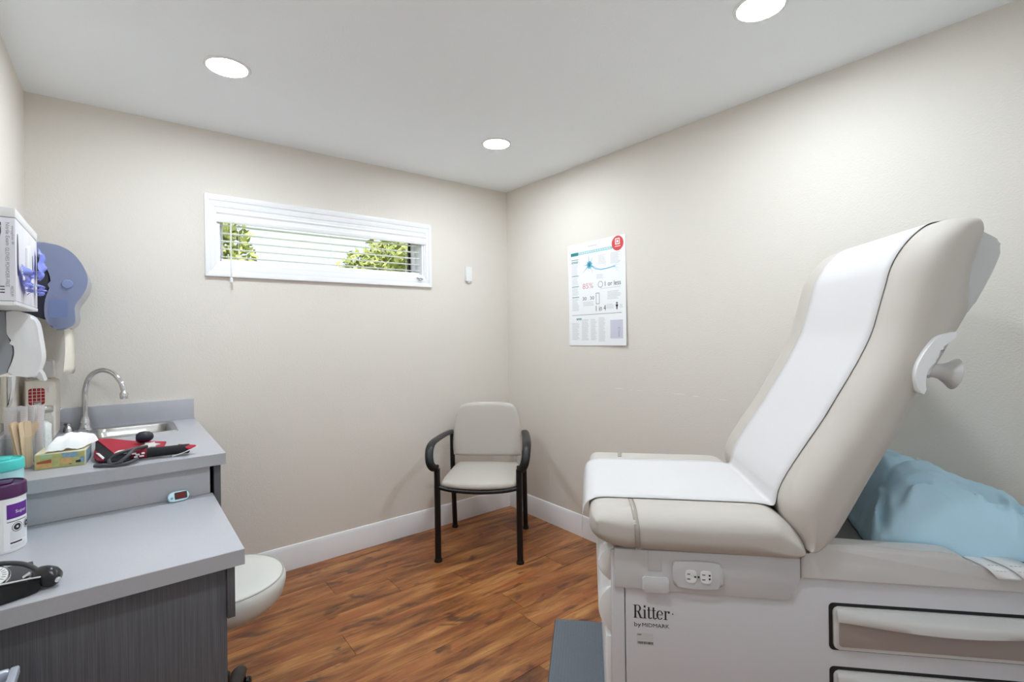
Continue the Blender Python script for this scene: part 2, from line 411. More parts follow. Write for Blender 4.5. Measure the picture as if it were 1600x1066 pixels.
bl = thing('window_blind', 'white horizontal blind hanging open inside the narrow window', 'blind', ((WX0+WX1)/2, YB+.04, WZ1))
bm = BM(); box(bm, (WX0+.013, YB+.012, WZ1-.05), (WX1-.013, YB+.06, WZ1-.011), .003); obj('headrail', bm, 'blind', bl, world=True)
bm = BM(); prism(bm, [(YB-.018, 1.957), (YB-.006, 1.957), (YB-.006, 2.018), (YB-.02, 2.018), (YB-.024, 2.008), (YB-.018, 1.999), (YB-.018, 1.984), (YB-.022, 1.978), (YB-.022, 1.966)], .392, 1.636, 'x')
obj('valance', bm, 'blind', bl, world=True, smooth=25)
sl_me = None
for z in (1.950, 1.9075, 1.865, 1.8225, 1.780):
    if sl_me is None:
        bm = BM(); prism(bm, [(-.025, .0), (0, .002), (.025, 0), (.025, .003), (0, .005), (-.025, .003)], WX0+.02, WX1-.02, 'x')
        sl = obj('slat', bm, 'blind', bl, smooth=60); sl_me = sl
    else:
        sl = sl_me.copy(); C.objects.link(sl); sl.parent = bl
    sl.location = Vector((0, YB+.042, z))-bl.location; sl.rotation_euler = (math.radians(3), 0, 0)
bm = BM(); box(bm, (WX0+.02, YB+.018, WZ0+.012), (WX1-.02, YB+.066, WZ0+.024), .002); obj('bottom_rail', bm, 'blind', bl, world=True)
for xx in (.50, 1.0, 1.50):
    bm = BM(); tube(bm, [(xx, YB+.0155, WZ0+.02), (xx, YB+.0155, WZ1-.04)], .0012, 6); obj('cord', bm, 'blind', bl, world=True)
bm = BM(); tube(bm, [(.456, YB-.030, 1.968), (.456, YB-.031, 1.90), (.456, YB-.031, 1.66)], .0034, 8); lathe(bm, [(0, 1.636), (.007, 1.637), (.008, 1.655), (.004, 1.664), (0, 1.664)], 12, c=(.456, YB-.031))
obj('tilt_wand', bm, 'whitep', bl, world=True)
bm = BM(); tube(bm, cr([(1.563, YB-.017, 1.728), (1.575, YB-.026, 1.722), (1.59, YB-.026, 1.724), (1.604, YB-.026, 1.718)], 4), .0035, 6)
tube(bm, cr([(1.57, YB-.025, 1.716), (1.58, YB-.03, 1.711), (1.596, YB-.028, 1.716)], 4), .003, 6)
obj('cord_cleat', bm, 'greyp', win, world=True)

# outside: lawn and two leafy trees
bm = BM(); box(bm, (-14, YB+.6, -.2), (18, 26, -.1)); struct(obj('lawn_ground', bm, 'grass', smooth=0), 'green lawn outside the window', 'lawn')
def tree(loc, crowns, nleaf, label, seed):
    r = random.Random(seed)
    t = thing('tree', label, 'tree', loc)
    top = crowns[0][0]
    bm = BM(); tube(bm, cr([(0, 0, 0), (.05, .03, .8), (top[0]*.4, .02, 1.5), (top[0]*.8, 0, top[2])], 4), [.13-.006*i for i in range(13)], 8); obj('trunk', bm, 'bark', t)
    bm = BM()
    for c, rad in crowns[1:]:
        tube(bm, cr([(top[0]*.3, .02, 1.3), (c[0]*.6, c[1]*.6, (1.3+c[2])/2), c], 4), [.05-.004*i for i in range(9)], 6)
    obj('branch', bm, 'bark', t)
    bm = BM(); tot = sum(q[1]**2 for q in crowns)
    for c, rad in crowns:
        for _ in range(int(nleaf*rad**2/tot)):
            d = Vector((r.gauss(0, 1), r.gauss(0, 1), r.gauss(0, 1))).normalized()*rad*(r.random()**.42)
            p = Vector(c)+d; a = Vector((r.uniform(-1, 1), r.uniform(-1, 1), r.uniform(-1, 1))).normalized(); b = a.cross(Vector((r.uniform(-1, 1), r.uniform(-1, 1), r.uniform(-1, 1)))).normalized()
            l, w = r.uniform(.06, .10), r.uniform(.025, .04)
            quad(bm, [p-a*l, p+b*w, p+a*l, p-b*w])
    f = obj('foliage', bm, 'leaf', t, smooth=0); f['kind'] = 'stuff'
    return t
tree((.35, 8.2, -.1), [((.1, 0, 2.7), .75), ((.75, .1, 2.9), .42), ((.85, -.2, 2.45), .4), ((-.4, .1, 3.2), .6), ((.45, .2, 3.4), .4)], 2600, 'green leafy tree outside, seen through the left end of the blind', 3)
tree((4.2, 8.4, -.1), [((0, 0, 2.3), 1.0), ((-.85, .1, 2.55), .45), ((.7, .1, 2.6), .7), ((-.7, -.1, 2.05), .5), ((-.2, .2, 2.9), .55)], 4200, 'dense green tree outside, seen through the right end of the blind', 5)

# ------------------------------------------------------------------ recessed lamps
def lamp():
    t = thing('recessed_light', '', 'ceiling light', (0, 0, H))
    bm = BM(); lathe(bm, [(.072, -.001), (.0735, -.005), (.078, -.006), (.084, -.004), (.086, 0)], 40); obj('trim_ring', bm, 'whitep', t)
    bm = BM(); lathe(bm, [(0, -.0035), (.073, -.0035), (.073, -.0005), (0, -.0005)], 40); obj('lens', bm, 'lamp', t, smooth=0)
    return t
lamp0 = lamp()
LL = [((.341, 2.262), 'round recessed light near the left wall, above the window side'), ((1.698, 2.262), 'round recessed light nearest the far room corner'),
      ((1.698, .766), 'round recessed light above the exam table, cut by the top edge'), ((.341, .766), 'round recessed light over the front of the room, out of view'),
      ]
for i, ((x, y), lb) in enumerate(LL):
    o = lamp0 if i == 0 else copy_tree(lamp0)
    o.location = (x, y, H); o['label'] = lb; o['group'] = 'recessed ceiling lights'

# ------------------------------------------------------------------ wall fittings: sensor, outlet, scuffs, poster
t = thing('window_sensor', 'small white sensor box on the wall right of the window', 'sensor', (1.985, YB, 1.715))
bm = BM(); box(bm, (-.026, -.022, .012), (.026, 0, .118), .005); obj('housing', bm, 'whitep', t)
bm = BM(); box(bm, (-.008, -.016, 0), (.012, 0, .014), .003); obj('clip', bm, 'whitep', t)
def receptacle_plate(t, mtx):
    bm = BM(); prism(bm, rrect(-.036, -.058, .036, .058, .004), -.006, 0, 'v', bev=.002, mtx=mtx); obj('cover_plate', bm, 'whitep', t, world=True)
    for s in (-1, 1):
        bm = BM(); prism(bm, rrect(-.0165, s*.019-.0143, .0165, s*.019+.0143, .008), -.0085, -.004, 'v', mtx=mtx); rc = obj('receptacle', bm, 'whitep', t, world=True)
        bm = BM()
        for x in (-.0065, .0065): box(bm, (x-.001, -.0088, s*.019-.001), (x+.001, -.0083, s*.019+.007), mtx=mtx)
        lathe(bm, [(0, 0), (.0022, 0), (.0022, .0004), (0, .0004)], 8, mtx=mtx @ Matrix.Translation((0, -.0084, s*.019-.007)) @ Matrix.Rotation(PI/2, 4, 'X')); obj('slots', bm, 'dark', rc, world=True, smooth=0)
t = thing('wall_outlet', 'white wall outlet low in the corner behind the chair', 'outlet', (XR, 2.925, .387))
receptacle_plate(t, Matrix.Translation((XR, 2.925, .387)) @ Matrix.Rotation(-PI/2, 4, 'Z'))
bm = BM()
for y, z, l, h in ((1.93, 1.0, .09, .006), (1.84, .998, .03, .005), (1.78, 1.0, .05, .004), (1.52, 1.003, .10, .006), (1.42, 1.0, .05, .007), (1.27, .997, .06, .005), (.50, .845, .02, .03), (.47, .83, .02, .02)):
    pts = [(XR-.0006, y+l*.5*math.cos(a)*(.7+.3*rnd.random()), z+h*.5*math.sin(a)*(.4+.6*rnd.random())) for a in [2*PI*k/12 for k in range(12)]]
    quad(bm, pts)
sc_ = obj('scuff_marks', bm, 'scuff', wall_right, world=True, smooth=0)

PO = thing('poster', 'white printed health poster pinned on the wall right of the corner', 'poster', (XR, 2.099, 1.255))
PWd, PHt = .483, .668
PF = frame((XR, 2.3405, 1.256), (0, -1, .012), (0, .012, 1))
def pz(a, b):     # distance from the wall over the sheet: bottom right curls off, fold at two thirds
    fx, fy = a/PWd, 1-b/PHt
    return .0022+.020*max(0, fx-.35)**2*max(0, fy-.25)*1.8+.012*max(0, fy-.72)**1.3*(1-fx*.5)-.0012*math.exp(-((fy-.70)/.012)**2)
def on_sheet(bm, lift=.0006):
    for v in bm.verts:
        a, b = v.co.x, v.co.y; v.co = PF @ Vector((a, b, pz(a, b)+lift))
    return bm
def pr(name, bm, m, lift=.0006): return obj(name, on_sheet(bm, lift), m, PO, world=True, smooth=0)
bm = BM(); nx, ny = 12, 24
for lay in (0, -.0008):
    g = [[bm.verts.new(PF @ Vector((PWd*i/nx, PHt*j/ny, pz(PWd*i/nx, PHt*j/ny)+lay))) for i in range(nx+1)] for j in range(ny+1)]
    for j in range(ny):
        for i in range(nx): bm.faces.new((g[j][i], g[j][i+1], g[j+1][i+1], g[j+1][i]))
obj('sheet', bm, mat('poster_paper', (240, 241, 242), .5), PO, world=True, smooth=60)
def XY(fx, fy): return (fx*PWd, (1-fy)*PHt)
def strip(bm, fx0, fx1, fy, h):
    n = 4; x0, y = XY(fx0, fy); x1, _ = XY(fx1, fy); h *= PHt
    for k in range(n):
        a, b = x0+(x1-x0)*k/n, x0+(x1-x0)*(k+1)/n
        quad(bm, [(a, y-h/2, 0), (b, y-h/2, 0), (b, y+h/2, 0), (a, y+h/2, 0)])
def disc(bm, fx, fy, rx, ry=None, n=20, a0=0):
    x, y = XY(fx, fy); ry = ry or rx
    quad(bm, [(x+rx*math.cos(2*PI*k/n+a0), y+ry*math.sin(2*PI*k/n+a0), 0) for k in range(n)])
def txt(body, fx, fy, fw_, fh, bm=None):
    x, y = XY(fx, fy+fh/2); return text_bm(body, fw_*PWd, fh*PHt, bm, Matrix.Translation((x, y, 0)))
bm = BM(); strip(bm, .06, .20, .100, .032); pr('banner', bm, 'tealink')
bm = BM(); strip(bm, .20, .80, .100, .026); pr('banner_fade', bm, 'tealpale')
bm = BM()
for k in range(14): strip(bm, .22+k*.04, .245+k*.04, .1, .008)
pr('banner_lettering', bm, 'white', .0009)['kind'] = 'stuff'
bm = BM(); disc(bm, .88, .07, .045, n=28); pr('red_sticker', bm, 'redink', .001)
bm = BM(); x, y = XY(.88, .055)
for q in ((-.018, -.018, .018, -.012), (-.018, .014, .018, .02), (-.018, -.012, -.012, .014), (.012, -.012, .018, .014), (-.007, -.006, .007, .008)): quad(bm, [(x+q[0], y+q[1], 0), (x+q[2], y+q[1], 0), (x+q[2], y+q[3], 0), (x+q[0], y+q[3], 0)])
strip(bm, .835, .925, .098, .006); pr('sticker_icon', bm, 'white', .0014)
bm = BM(); strip(bm, .38, .54, .045, .012); pr('heading', bm, 'ink3')
bm = BM()   # neuron: cell body, dendrites, axon
disc(bm, .40, .225, .022, .024, 14); cx, cy = XY(.40, .225)
for k in range(9):
    a = 2*PI*k/9+.3; l = .045+.02*((k*7) % 3)
    e = (cx+l*math.cos(a), cy+l*math.sin(a)); n_ = (-math.sin(a)*.004, math.cos(a)*.004)
    quad(bm, [(cx+n_[0], cy+n_[1], 0), (cx-n_[0], cy-n_[1], 0), (e[0], e[1], 0)])
ax = [XY(.43, .24), XY(.5, .27), XY(.6, .285), XY(.7, .283), XY(.83, .272)]
for p, q in zip(ax, ax[1:]): quad(bm, [(p[0], p[1]-.003, 0), (q[0], q[1]-.003, 0), (q[0], q[1]+.003, 0), (p[0], p[1]+.003, 0)])
for d in (-.05, -.02, .01, .035): p = XY(.83, .272); quad(bm, [(p[0]-.01, p[1]+.001, 0), (p[0]-.01, p[1]-.001, 0), (p[0]+.045, p[1]+d, 0)])
pr('neuron_drawing', bm, 'blueink')
bm = BM(); disc(bm, .40, .225, .010, .013, 12); pr('neuron_nucleus', bm, 'tealink', .0009)
pr('lettering', txt('85%', .27, .425, .19, .052), 'pink')
for q in (('1 or less', .66, .425, .26, .044), ('30', .265, .545, .07, .032), ('30', .40, .545, .07, .032), ('1 in 4', .50, .648, .17, .052)): pr('lettering', txt(*q), 'ink')
bm = BM(); x, y = XY(.585, .425)
for k in range(16):
    a, b = 2*PI*k/16, 2*PI*(k+1)/16; quad(bm, [(x+.021*math.cos(a), y+.021*math.sin(a), 0), (x+.021*math.cos(b), y+.021*math.sin(b), 0), (x+.017*math.cos(b), y+.017*math.sin(b), 0), (x+.017*math.cos(a), y+.017*math.sin(a), 0)])
for fx in (.505, .56): x, y = XY(fx, .555); quad(bm, [(x-.002, y-.034, 0), (x+.002, y-.034, 0), (x+.002, y+.034, 0), (x-.002, y+.034, 0)])
strip(bm, .505, .56, .504, .006); strip(bm, .505, .56, .606, .006); pr('clock_and_column_icons', bm, 'ink2')
bm = BM(); disc(bm, .855, .612, .006, n=10); strip(bm, .835, .872, .634, .02); strip(bm, .845, .863, .655, .03); pr('figure_icon', bm, 'ink')
bm = BM(); strip(bm, .06, .93, .702, .005); pr('rule_line', bm, 'ink2')
bm = BM()
for f0 in (.155, .185, .175, .315, .42, .525):
    strip(bm, .07, .20 if f0 != .185 else .19, f0, .006)
for k in range(3): x, y = XY(.14+.033*k, .735); quad(bm, [(x, y, 0), (x+.008, y-.016, 0), (x+.016, y, 0)])
pr('subheadings', bm, 'tealink')['kind'] = 'stuff'
bm = BM(); rr = random.Random(11)
for f0, f1, ya, yb in ((.07, .2, .33, .405), (.07, .2, .435, .515), (.07, .2, .54, .66), (.07, .2, .2, .305), (.55, .7, .15, .24), (.76, .92, .15, .25), (.52, .66, .33, .37), (.58, .92, .465, .475), (.7, .93, .5, .58), (.27, .47, .58, .62), (.68, .82, .62, .66), (.9, .95, .63, .66), (.06, .2, .78, .95), (.24, .37, .75, .95), (.4, .51, .75, .95), (.54, .66, .74, .96)):
    y = ya
    while y < yb: strip(bm, f0, f1-(f1-f0)*rr.random()*.3, y, .0045); y += .0115
pr('body_text', bm, 'ink3')['kind'] = 'stuff'
bm = BM(); strip(bm, .74, .95, .85, .17); pr('grey_box', bm, 'lavender')
bm = text_bm('SPACE', .06, .014, None, Matrix.Translation((*XY(.90, .92), 0)) @ Matrix.Rotation(PI/2, 4, 'Z')); pr('side_lettering', bm, 'ink2', .001)

# ------------------------------------------------------------------ guest chair
CH = thing('guest_chair', 'grey padded guest chair with black frame and arms in the room corner', 'chair', (1.794, 2.568, 0), math.radians(-43.3))
for s in (-1, 1):
    bm = BM(); tube(bm, [(s*.243, -.25, .008), (s*.243, -.25, .3), (s*.243, -.25, .55)], .0185, 14); lg = obj('leg', bm, 'black', CH)
    bm = BM(); lathe(bm, [(0, 0), (.022, 0), (.024, .006), (.021, .018), (0, .018)], 14, c=(s*.243, -.25)); obj('foot_cap', bm, 'blackp', lg)
    bm = BM(); tube(bm, cr([(s*.246, .262, .008), (s*.245, .235, .2), (s*.245, .205, .45), (s*.245, .205, .60), (s*.246, .21, .685)], 4), .0165, 14); lg = obj('leg', bm, 'black', CH)
    bm = BM(); lathe(bm, [(0, 0), (.020, 0), (.022, .006), (.019, .018), (0, .018)], 14, c=(s*.246, .262)); obj('foot_cap', bm, 'blackp', lg)
    bm = BM(); tube(bm, cr([(s*.25, .215, .674), (s*.266, .08, .684), (s*.282, -.10, .687), (s*.288, -.19, .682), (s*.288, -.245, .660), (s*.284, -.272, .620), (s*.276, -.280, .585), (s*.262, -.270, .560), (s*.244, -.250, .552)], 5), .025, 14, flat=.014)
    obj('armrest', bm, 'blackp', CH)
    bm = BM(); tube(bm, [(s*.225, -.235, .432), (s*.225, .21, .432)], .012, 8); obj('side_rail', bm, 'black', CH)
bm = BM(); tube(bm, cr([(-.24, -.25, .44), (-.15, -.262, .425), (0, -.268, .418), (.15, -.262, .425), (.24, -.25, .44)], 5), .013, 10); obj('front_rail', bm, 'black', CH)
bm = BM(); tube(bm, [(-.245, .21, .432), (.245, .21, .432)], .012, 8); tube(bm, [(-.245, .205, .60), (.245, .205, .60)], .011, 8); obj('rear_rail', bm, 'black', CH)
def cushion(bm, outline, h, place, crown=.012, rolls=.022):
    """outline (x,y) closed; top crowned, rolled edges, placed by function place(x,y,t)"""
    n = len(outline); cx = sum(p[0] for p in outline)/n; cy = sum(p[1] for p in outline)/n; nr = pnormals(outline); rings = []
    for k in range(9):
        a = -PI/2+PI*k/8
        rings.append([bm.verts.new(place(p[0]-q[0]*rolls*(1-math.cos(a)), p[1]-q[1]*rolls*(1-math.cos(a)), h/2*math.sin(a))) for p, q in zip(outline, nr)])
    def inner(sgn, last):
        R = [last]
        for f in (.75, .5, .25):
            R.append([bm.verts.new(place(cx+(p[0]-q[0]*rolls-cx)*f, cy+(p[1]-q[1]*rolls-cy)*f, sgn*(h/2+crown*(1-f*f)))) for p, q in zip(outline, nr)])
        for a, b in zip(R, R[1:]):
            for j in range(n): bm.faces.new((a[j], a[(j+1) % n], b[(j+1) % n], b[j]))
        c = bm.verts.new(place(cx, cy, sgn*(h/2+crown)))
        for j in range(n): bm.faces.new((R[-1][j], R[-1][(j+1) % n], c))
    for a, b in zip(rings, rings[1:]):
        for j in range(n): bm.faces.new((a[j], a[(j+1) % n], b[(j+1) % n], b[j]))
    inner(1, rings[-1]); inner(-1, rings[0])
so_ = [p[:2] for p in cr([(-.225, -.215, 0), (-.20, -.252, 0), (-.1, -.272, 0), (0, -.277, 0), (.1, -.272, 0), (.20, -.252, 0), (.225, -.215, 0), (.222, 0, 0), (.21, .18, 0), (.17, .215, 0), (0, .22, 0), (-.17, .215, 0), (-.21, .18, 0), (-.222, 0, 0)], 4, True)]
bm = BM(); cushion(bm, so_, .038, lambda x, y, t: (x, y, .456+t-.012*max(0, (-y-.2)/.08)**2), crown=.005, rolls=.019); obj('seat', bm, 'vinyl', CH, smooth=60)
bo = [p[:2] for p in cr([(-.232, .55, 0), (-.236, .65, 0), (-.222, .77, 0), (-.185, .85, 0), (-.12, .872, 0), (0, .876, 0), (.12, .872, 0), (.185, .85, 0), (.222, .77, 0), (.236, .65, 0), (.232, .55, 0), (.205, .522, 0), (0, .518, 0), (-.205, .522, 0)], 4, True)]
bm = BM(); cushion(bm, bo, .045, lambda x, z, t: (x, .195-t+.10*(z-.7)+.25*x*x*-1+.012, z), crown=.004, rolls=.022); obj('backrest', bm, 'vinyl', CH, smooth=60)

# ------------------------------------------------------------------ exam table (local x toward the head, local y away from the viewer)
ET = thing('exam_table', 'grey medical exam table with taupe cushions and raised backrest', 'exam table', (1.0039, .9306, 0), math.radians(-47.33))
b0, b1 = .035, .675
bm = BM(); prism(bm, [(.095, 0), (1.17, 0), (1.17, .70), (1.17, .730), (.095, .730)], b0, b1, 'v', bev=.004); obj('base', bm, 'body', ET)
bm = BM(); prism(bm, [(.052, .0), (.0935, .0), (.0935, .732), (.057, .732)], b0-.001, b0+.014, 'v', bev=.006, seg=3); obj('front_column', bm, 'body', ET)
bm = BM(); prism(bm, [(.066, .742), (.066, .636), (.072, .632), (.512, .627), (.522, .632), (.549, .686), (.549, .742)], b0-.008, b0+.01, 'v', bev=.003); UP = obj('upper_side_panel', bm, 'body2', ET)
bm = BM(); box(bm, (.156, b0-.0095, .684), (.194, b0-.004, .742), .003); obj('small_cover', bm, 'body2', UP)
bm = BM(); prism(bm, rrect(.141, .6285, .2125, .670, .008), b0-.014, b0-.004, 'v', bev=.003); obj('access_cover', bm, 'body', UP)
PF_ = lambda u, z, v: (u, v, z)
ou = [p[:2] for p in cr([(.224, .660, 0), (.222, .70, 0), (.226, .716, 0), (.25, .7195, 0), (.29, .721, 0), (.325, .7195, 0), (.347, .714, 0), (.352, .69, 0), (.350, .658, 0), (.335, .650, 0), (.29, .6465, 0), (.24, .6500, 0)], 4, True)]
bm = BM(); prism(bm, ou, b0-.016, b0-.004, 'v', bev=.005, seg=3); OP = obj('outlet_plate', bm, 'body2', ET)
mt = Matrix.Translation((.2885, b0-.0085, .6815)) @ Matrix.Rotation(PI/2, 4, 'Y')
for s in (-1, 1):
    bm = BM(); prism(bm, rrect(-.0165, -.0143, .0165, .0143, .009), -.0105, -.004, 'v', mtx=Matrix.Translation((.2885+s*.0195, b0-.008, .681)) @ Matrix.Rotation(PI/2, 4, 'Y')); obj('receptacle', bm, 'whitep', OP)
bm = BM()
for s in (-1, 1):
    for z in (-.0066, .0066): box(bm, (.2885+s*.0195-.010, b0-.0192, .681+z-.001), (.2885+s*.0195-.002, b0-.0182, .681+z+.001))
for u, z in ((.2885-.0195+.011, 0), (.2885, 0), (.2885+.0195+.009, .0055), (.2885+.0195+.009, -.004)): lathe(bm, [(0, 0), (.0026, 0), (.0026, .0012), (0, .0012)], 10, mtx=Matrix.Translation((u, b0-.018, .681+z)) @ Matrix.Rotation(PI/2, 4, 'X'))
obj('slots', bm, 'dark', OP, smooth=0)
# front drawers with convex fronts, lower front panel
for z0, z1 in ((.635, .738), (.487, .632)):
    pr_ = [(.070, z0)]+[(.066-.045*math.sin(PI*(k+.0)/12)**.8, z0+(z1-z0)*k/12) for k in range(13)]+[(.070, z1)]
    bm = BM(); prism(bm, pr_, .050, .655, 'v', bev=.002); obj('front_drawer', bm, 'whitep', ET, smooth=60)
bm = BM(); prism(bm, [(.052, .0), (.0935, .0), (.0935, .732), (.057, .732)], b1-.014, b1+.001, 'v', bev=.006, seg=3); obj('front_column', bm, 'body', ET)
bm = BM(); box(bm, (.071, b0+.0145, .001), (.0945, b1-.0145, .731)); obj('front_wall', bm, 'body', ET, smooth=0)
bm = BM(); box(bm, (.040, .052, .02), (.0705, .655, .482), .005); obj('front_panel', bm, 'whitep', ET)
# rear deck: side rails with a rounded lip and a dark well
rail = [(.551, .688), (1.165, .684), (1.165, .742)]+[p[:2] for p in cr([(1.065, .744, 0), (.975, .747, 0), (.95, .750, 0), (.935, .760, 0), (.918, .773, 0), (.87, .779, 0), (.75, .781, 0), (.61, .784, 0), (.585, .775, 0), (.566, .752, 0)], 4)]+[(.551, .748)]
for v0, v1 in ((b0-.010, b0+.035), (b1-.035, b1+.010)):
    bm = BM(); prism(bm, rail, v0, v1, 'v', bev=.007, seg=4); obj('deck_rail', bm, 'deck', ET, smooth=50)
bm = BM(); box(bm, (.552, b0+.034, .732), (1.165, b1-.034, .739)); obj('deck_well', bm, 'well', ET, smooth=0)
bm = BM(); box(bm, (1.13, b0+.034, .739), (1.165, b1-.034, .742)); obj('deck_edge', bm, 'deck', ET, smooth=0)
# side drawers
for zt in (.627, .460):
    bm = BM(); prism(bm, rrect(.619, zt-.124, 1.166, zt, .012), b0-.0012, b0+.001, 'v'); obj('drawer_gap_shade', bm, 'dark', ET, smooth=0)  # dark plate in place of an open recess, its shade put into the colour
    bm = BM(); prism(bm, rrect(.628, zt-.119, 1.160, zt-.008, .012), b0-.008, b0-.0008, 'v', bev=.003); DR = obj('drawer', bm, 'deck', ET)
    bm = BM(); prism(bm, rrect(.640, zt-.110, 1.150, zt-.030, .008), b0-.0095, b0-.0075, 'v', bev=.0008); obj('drawer_inset', bm, 'taupe', DR)
    bm = BM(); K = 28; g = []
    for k in range(K+1):
        u = .634+.522*k/K; f = max(0, 1-((u-.90)/.262)**2)**1.3; pj = .008+.024*f; zl = zt-.041-.008*f
        g.append([bm.verts.new(PF_(u, z, v)) for z, v in ((zt-.012, b0-.008), (zt-.013, b0-.012), (zt-.020, b0-.009-pj*.75), (zt-.030, b0-.009-pj), (zl, b0-.009-pj*.98), (zl-.002, b0-.009-pj*.88), (zl+.004, b0-.009-pj*.7), (zt-.026, b0-.010))])
    for a, b in zip(g, g[1:]):
        for j in range(8): bm.faces.new((a[j], a[(j+1) % 8], b[(j+1) % 8], b[j]))
    bm.faces.new(g[0]); bm.faces.new(g[-1]); obj('handle_lip', bm, 'deck', DR, smooth=50)
# seat and backrest cushions
seat = cr([(-.002, .795, 0), (.001, .825, 0), (.012, .84, 0), (.035, .848, 0), (.1, .8495, 0), (.3, .8495, 0), (.44, .849, 0), (.49, .845, 0), (.517, .832, 0), (.543, .811, 0), (.560, .785, 0), (.563, .757, 0), (.535, .738, 0), (.469, .732, 0), (.412, .731, 0), (.233, .732, 0), (.122, .734, 0), (.065, .741, 0), (.030, .756, 0), (.007, .775, 0)], 3, True)
bm = BM(); pillow_loft(bm, [p[:2] for p in seat], 0, .745, .075, .052); SC = obj('seat_cushion', bm, 'vinyl', ET, smooth=75)
strap_m = mat('clear_strap', (158, 150, 138), .12, coat=1)
for side in (0, 1):     # clear straps over both sides of the seat
    bm = BM(); g = []; path = []
    for k in range(6): path.append((.125-.05*k/5, .8495))
    for k in range(1, 12): a = PI/2*(1-k/12); path.append((.075*(1-math.cos(a)), .8495-.052*(1-math.sin(a))))
    for k in range(0, 12): a = PI/2*k/12; path.append((.075*(1-math.cos(a)), .733+.052*(1-math.sin(a))))
    for k, (v, z) in enumerate(path):
        t = k/len(path); dz = (z-.791)/.06*.0014; dv = -.0016*max(0, 1-v/.075)
        vv = v+dv; vv = vv if side == 0 else .745-vv
        g.append([bm.verts.new((.112+.014*t, vv, z+dz)), bm.verts.new((.126+.015*t, vv, z+dz))])
    for a, b in zip(g, g[1:]): bm.faces.new((a[0], a[1], b[1], b[0]))
    st = obj('strap', bm, strap_m, SC, smooth=60)
    md = st.modifiers.new('t', 'SOLIDIFY'); md.thickness = .003; md.offset = 0
bk = cr([(.553, .785, 0), (.536, .82, 0), (.529, .86, 0), (.535, .893, 0), (.557, .939, 0), (.600, 1.009, 0), (.651, 1.088, 0), (.690, 1.157, 0), (.742, 1.251, 0), (.778, 1.329, 0), (.799, 1.402, 0), (.815, 1.461, 0), (.830, 1.514, 0), (.855, 1.561, 0), (.887, 1.600, 0), (.925, 1.628, 0), (.960, 1.632, 0), (.981, 1.620, 0), (.993, 1.594, 0), (.990, 1.562, 0), (.980, 1.52, 0), (.970, 1.48, 0), (.965, 1.43, 0), (.963, 1.387, 0), (.938, 1.337, 0), (.892, 1.252, 0), (.845, 1.177, 0), (.795, 1.067, 0), (.734, .956, 0), (.674, .842, 0), (.649, .804, 0), (.608, .770, 0), (.580, .759, 0), (.560, .764, 0)], 3, True)
bm = BM(); pillow_loft(bm, [p[:2] for p in bk], 0, .75, .09, .056); obj('backrest_cushion', bm, 'vinyl', ET, smooth=75)
sh = [p[:2] for p in cr([(.983, 1.600, 0), (1.000, 1.588, 0), (1.028, 1.570, 0), (1.036, 1.557, 0), (1.034, 1.534, 0), (1.012, 1.478, 0), (.963, 1.386, 0), (.951, 1.40, 0), (.954, 1.45, 0), (.966, 1.50, 0), (.983, 1.55, 0), (.988, 1.58, 0)], 3, True)]
bm = BM(); prism(bm, sh, .045, .665, 'v', bev=.006, seg=3); obj('headrest_shell', bm, 'lgrey', ET, smooth=50)
bm = BM(); prism(bm, [(.72, .935), (.925, 1.33), (.94, 1.33), (.735, .925)], .08, .63, 'v', bev=.004); obj('backrest_pan', bm, 'greyp', ET)
# paper roll bracket on the near side of the backrest
arc = cr([(.899, 1.337, 0), (.885, 1.335, 0), (.850, 1.321, 0), (.816, 1.273, 0), (.803, 1.231, 0), (.810, 1.190, 0), (.822, 1.183, 0)], 6)
A2 = [p[:2] for p in arc]
bm = BM(); prism(bm, A2, .004, .050, 'v', bev=.002); BR = obj('paper_roll_bracket', bm, 'lgrey', ET)
bm = BM(); inner = []
cxx, czz = .868, 1.258
for i, p in enumerate(A2):
    w = .030*math.sin(PI*min(1, max(0, (i+1)/(len(A2)+1))))**.7+.003
    d = Vector((cxx-p[0], czz-p[1])).normalized(); inner.append((p[0]+d.x*w, p[1]+d.y*w))
prism(bm, A2+inner[::-1], -.016, .008, 'v', bev=.004, seg=3); obj('bracket_rim', bm, 'whitep', BR, smooth=50)
for u, z in ((.874, 1.292), (.842, 1.225)):
    bm = BM(); lathe(bm, [(0, 0), (.004, 0), (.004, .002), (0, .003)], 10, mtx=Matrix.Translation((u, .004, z)) @ Matrix.Rotation(PI/2, 4, 'X')); obj('screw', bm, 'greyp', BR)
dk = Vector((.895-.852, .02, 1.215-1.232)).normalized()
axm = Vector((.66, -.10, -.14)).normalized(); yv = Vector((0, 1, 0)); zz_ = axm; xx_ = yv.cross(zz_).normalized(); yy_ = zz_.cross(xx_)
km = Matrix(((xx_.x, yy_.x, zz_.x, .840), (xx_.y, yy_.y, zz_.y, .045), (xx_.z, yy_.z, zz_.z, 1.246), (0, 0, 0, 1)))
bm = BM(); lathe(bm, [(0, 0), (.021, 0), (.020, .030), (.018, .040), (.020, .052), (.028, .066), (.038, .078), (.040, .082), (.037, .084), (0, .078)], 24, mtx=km); obj('paper_roll_spindle', bm, 'lgrey', ET, smooth=50)
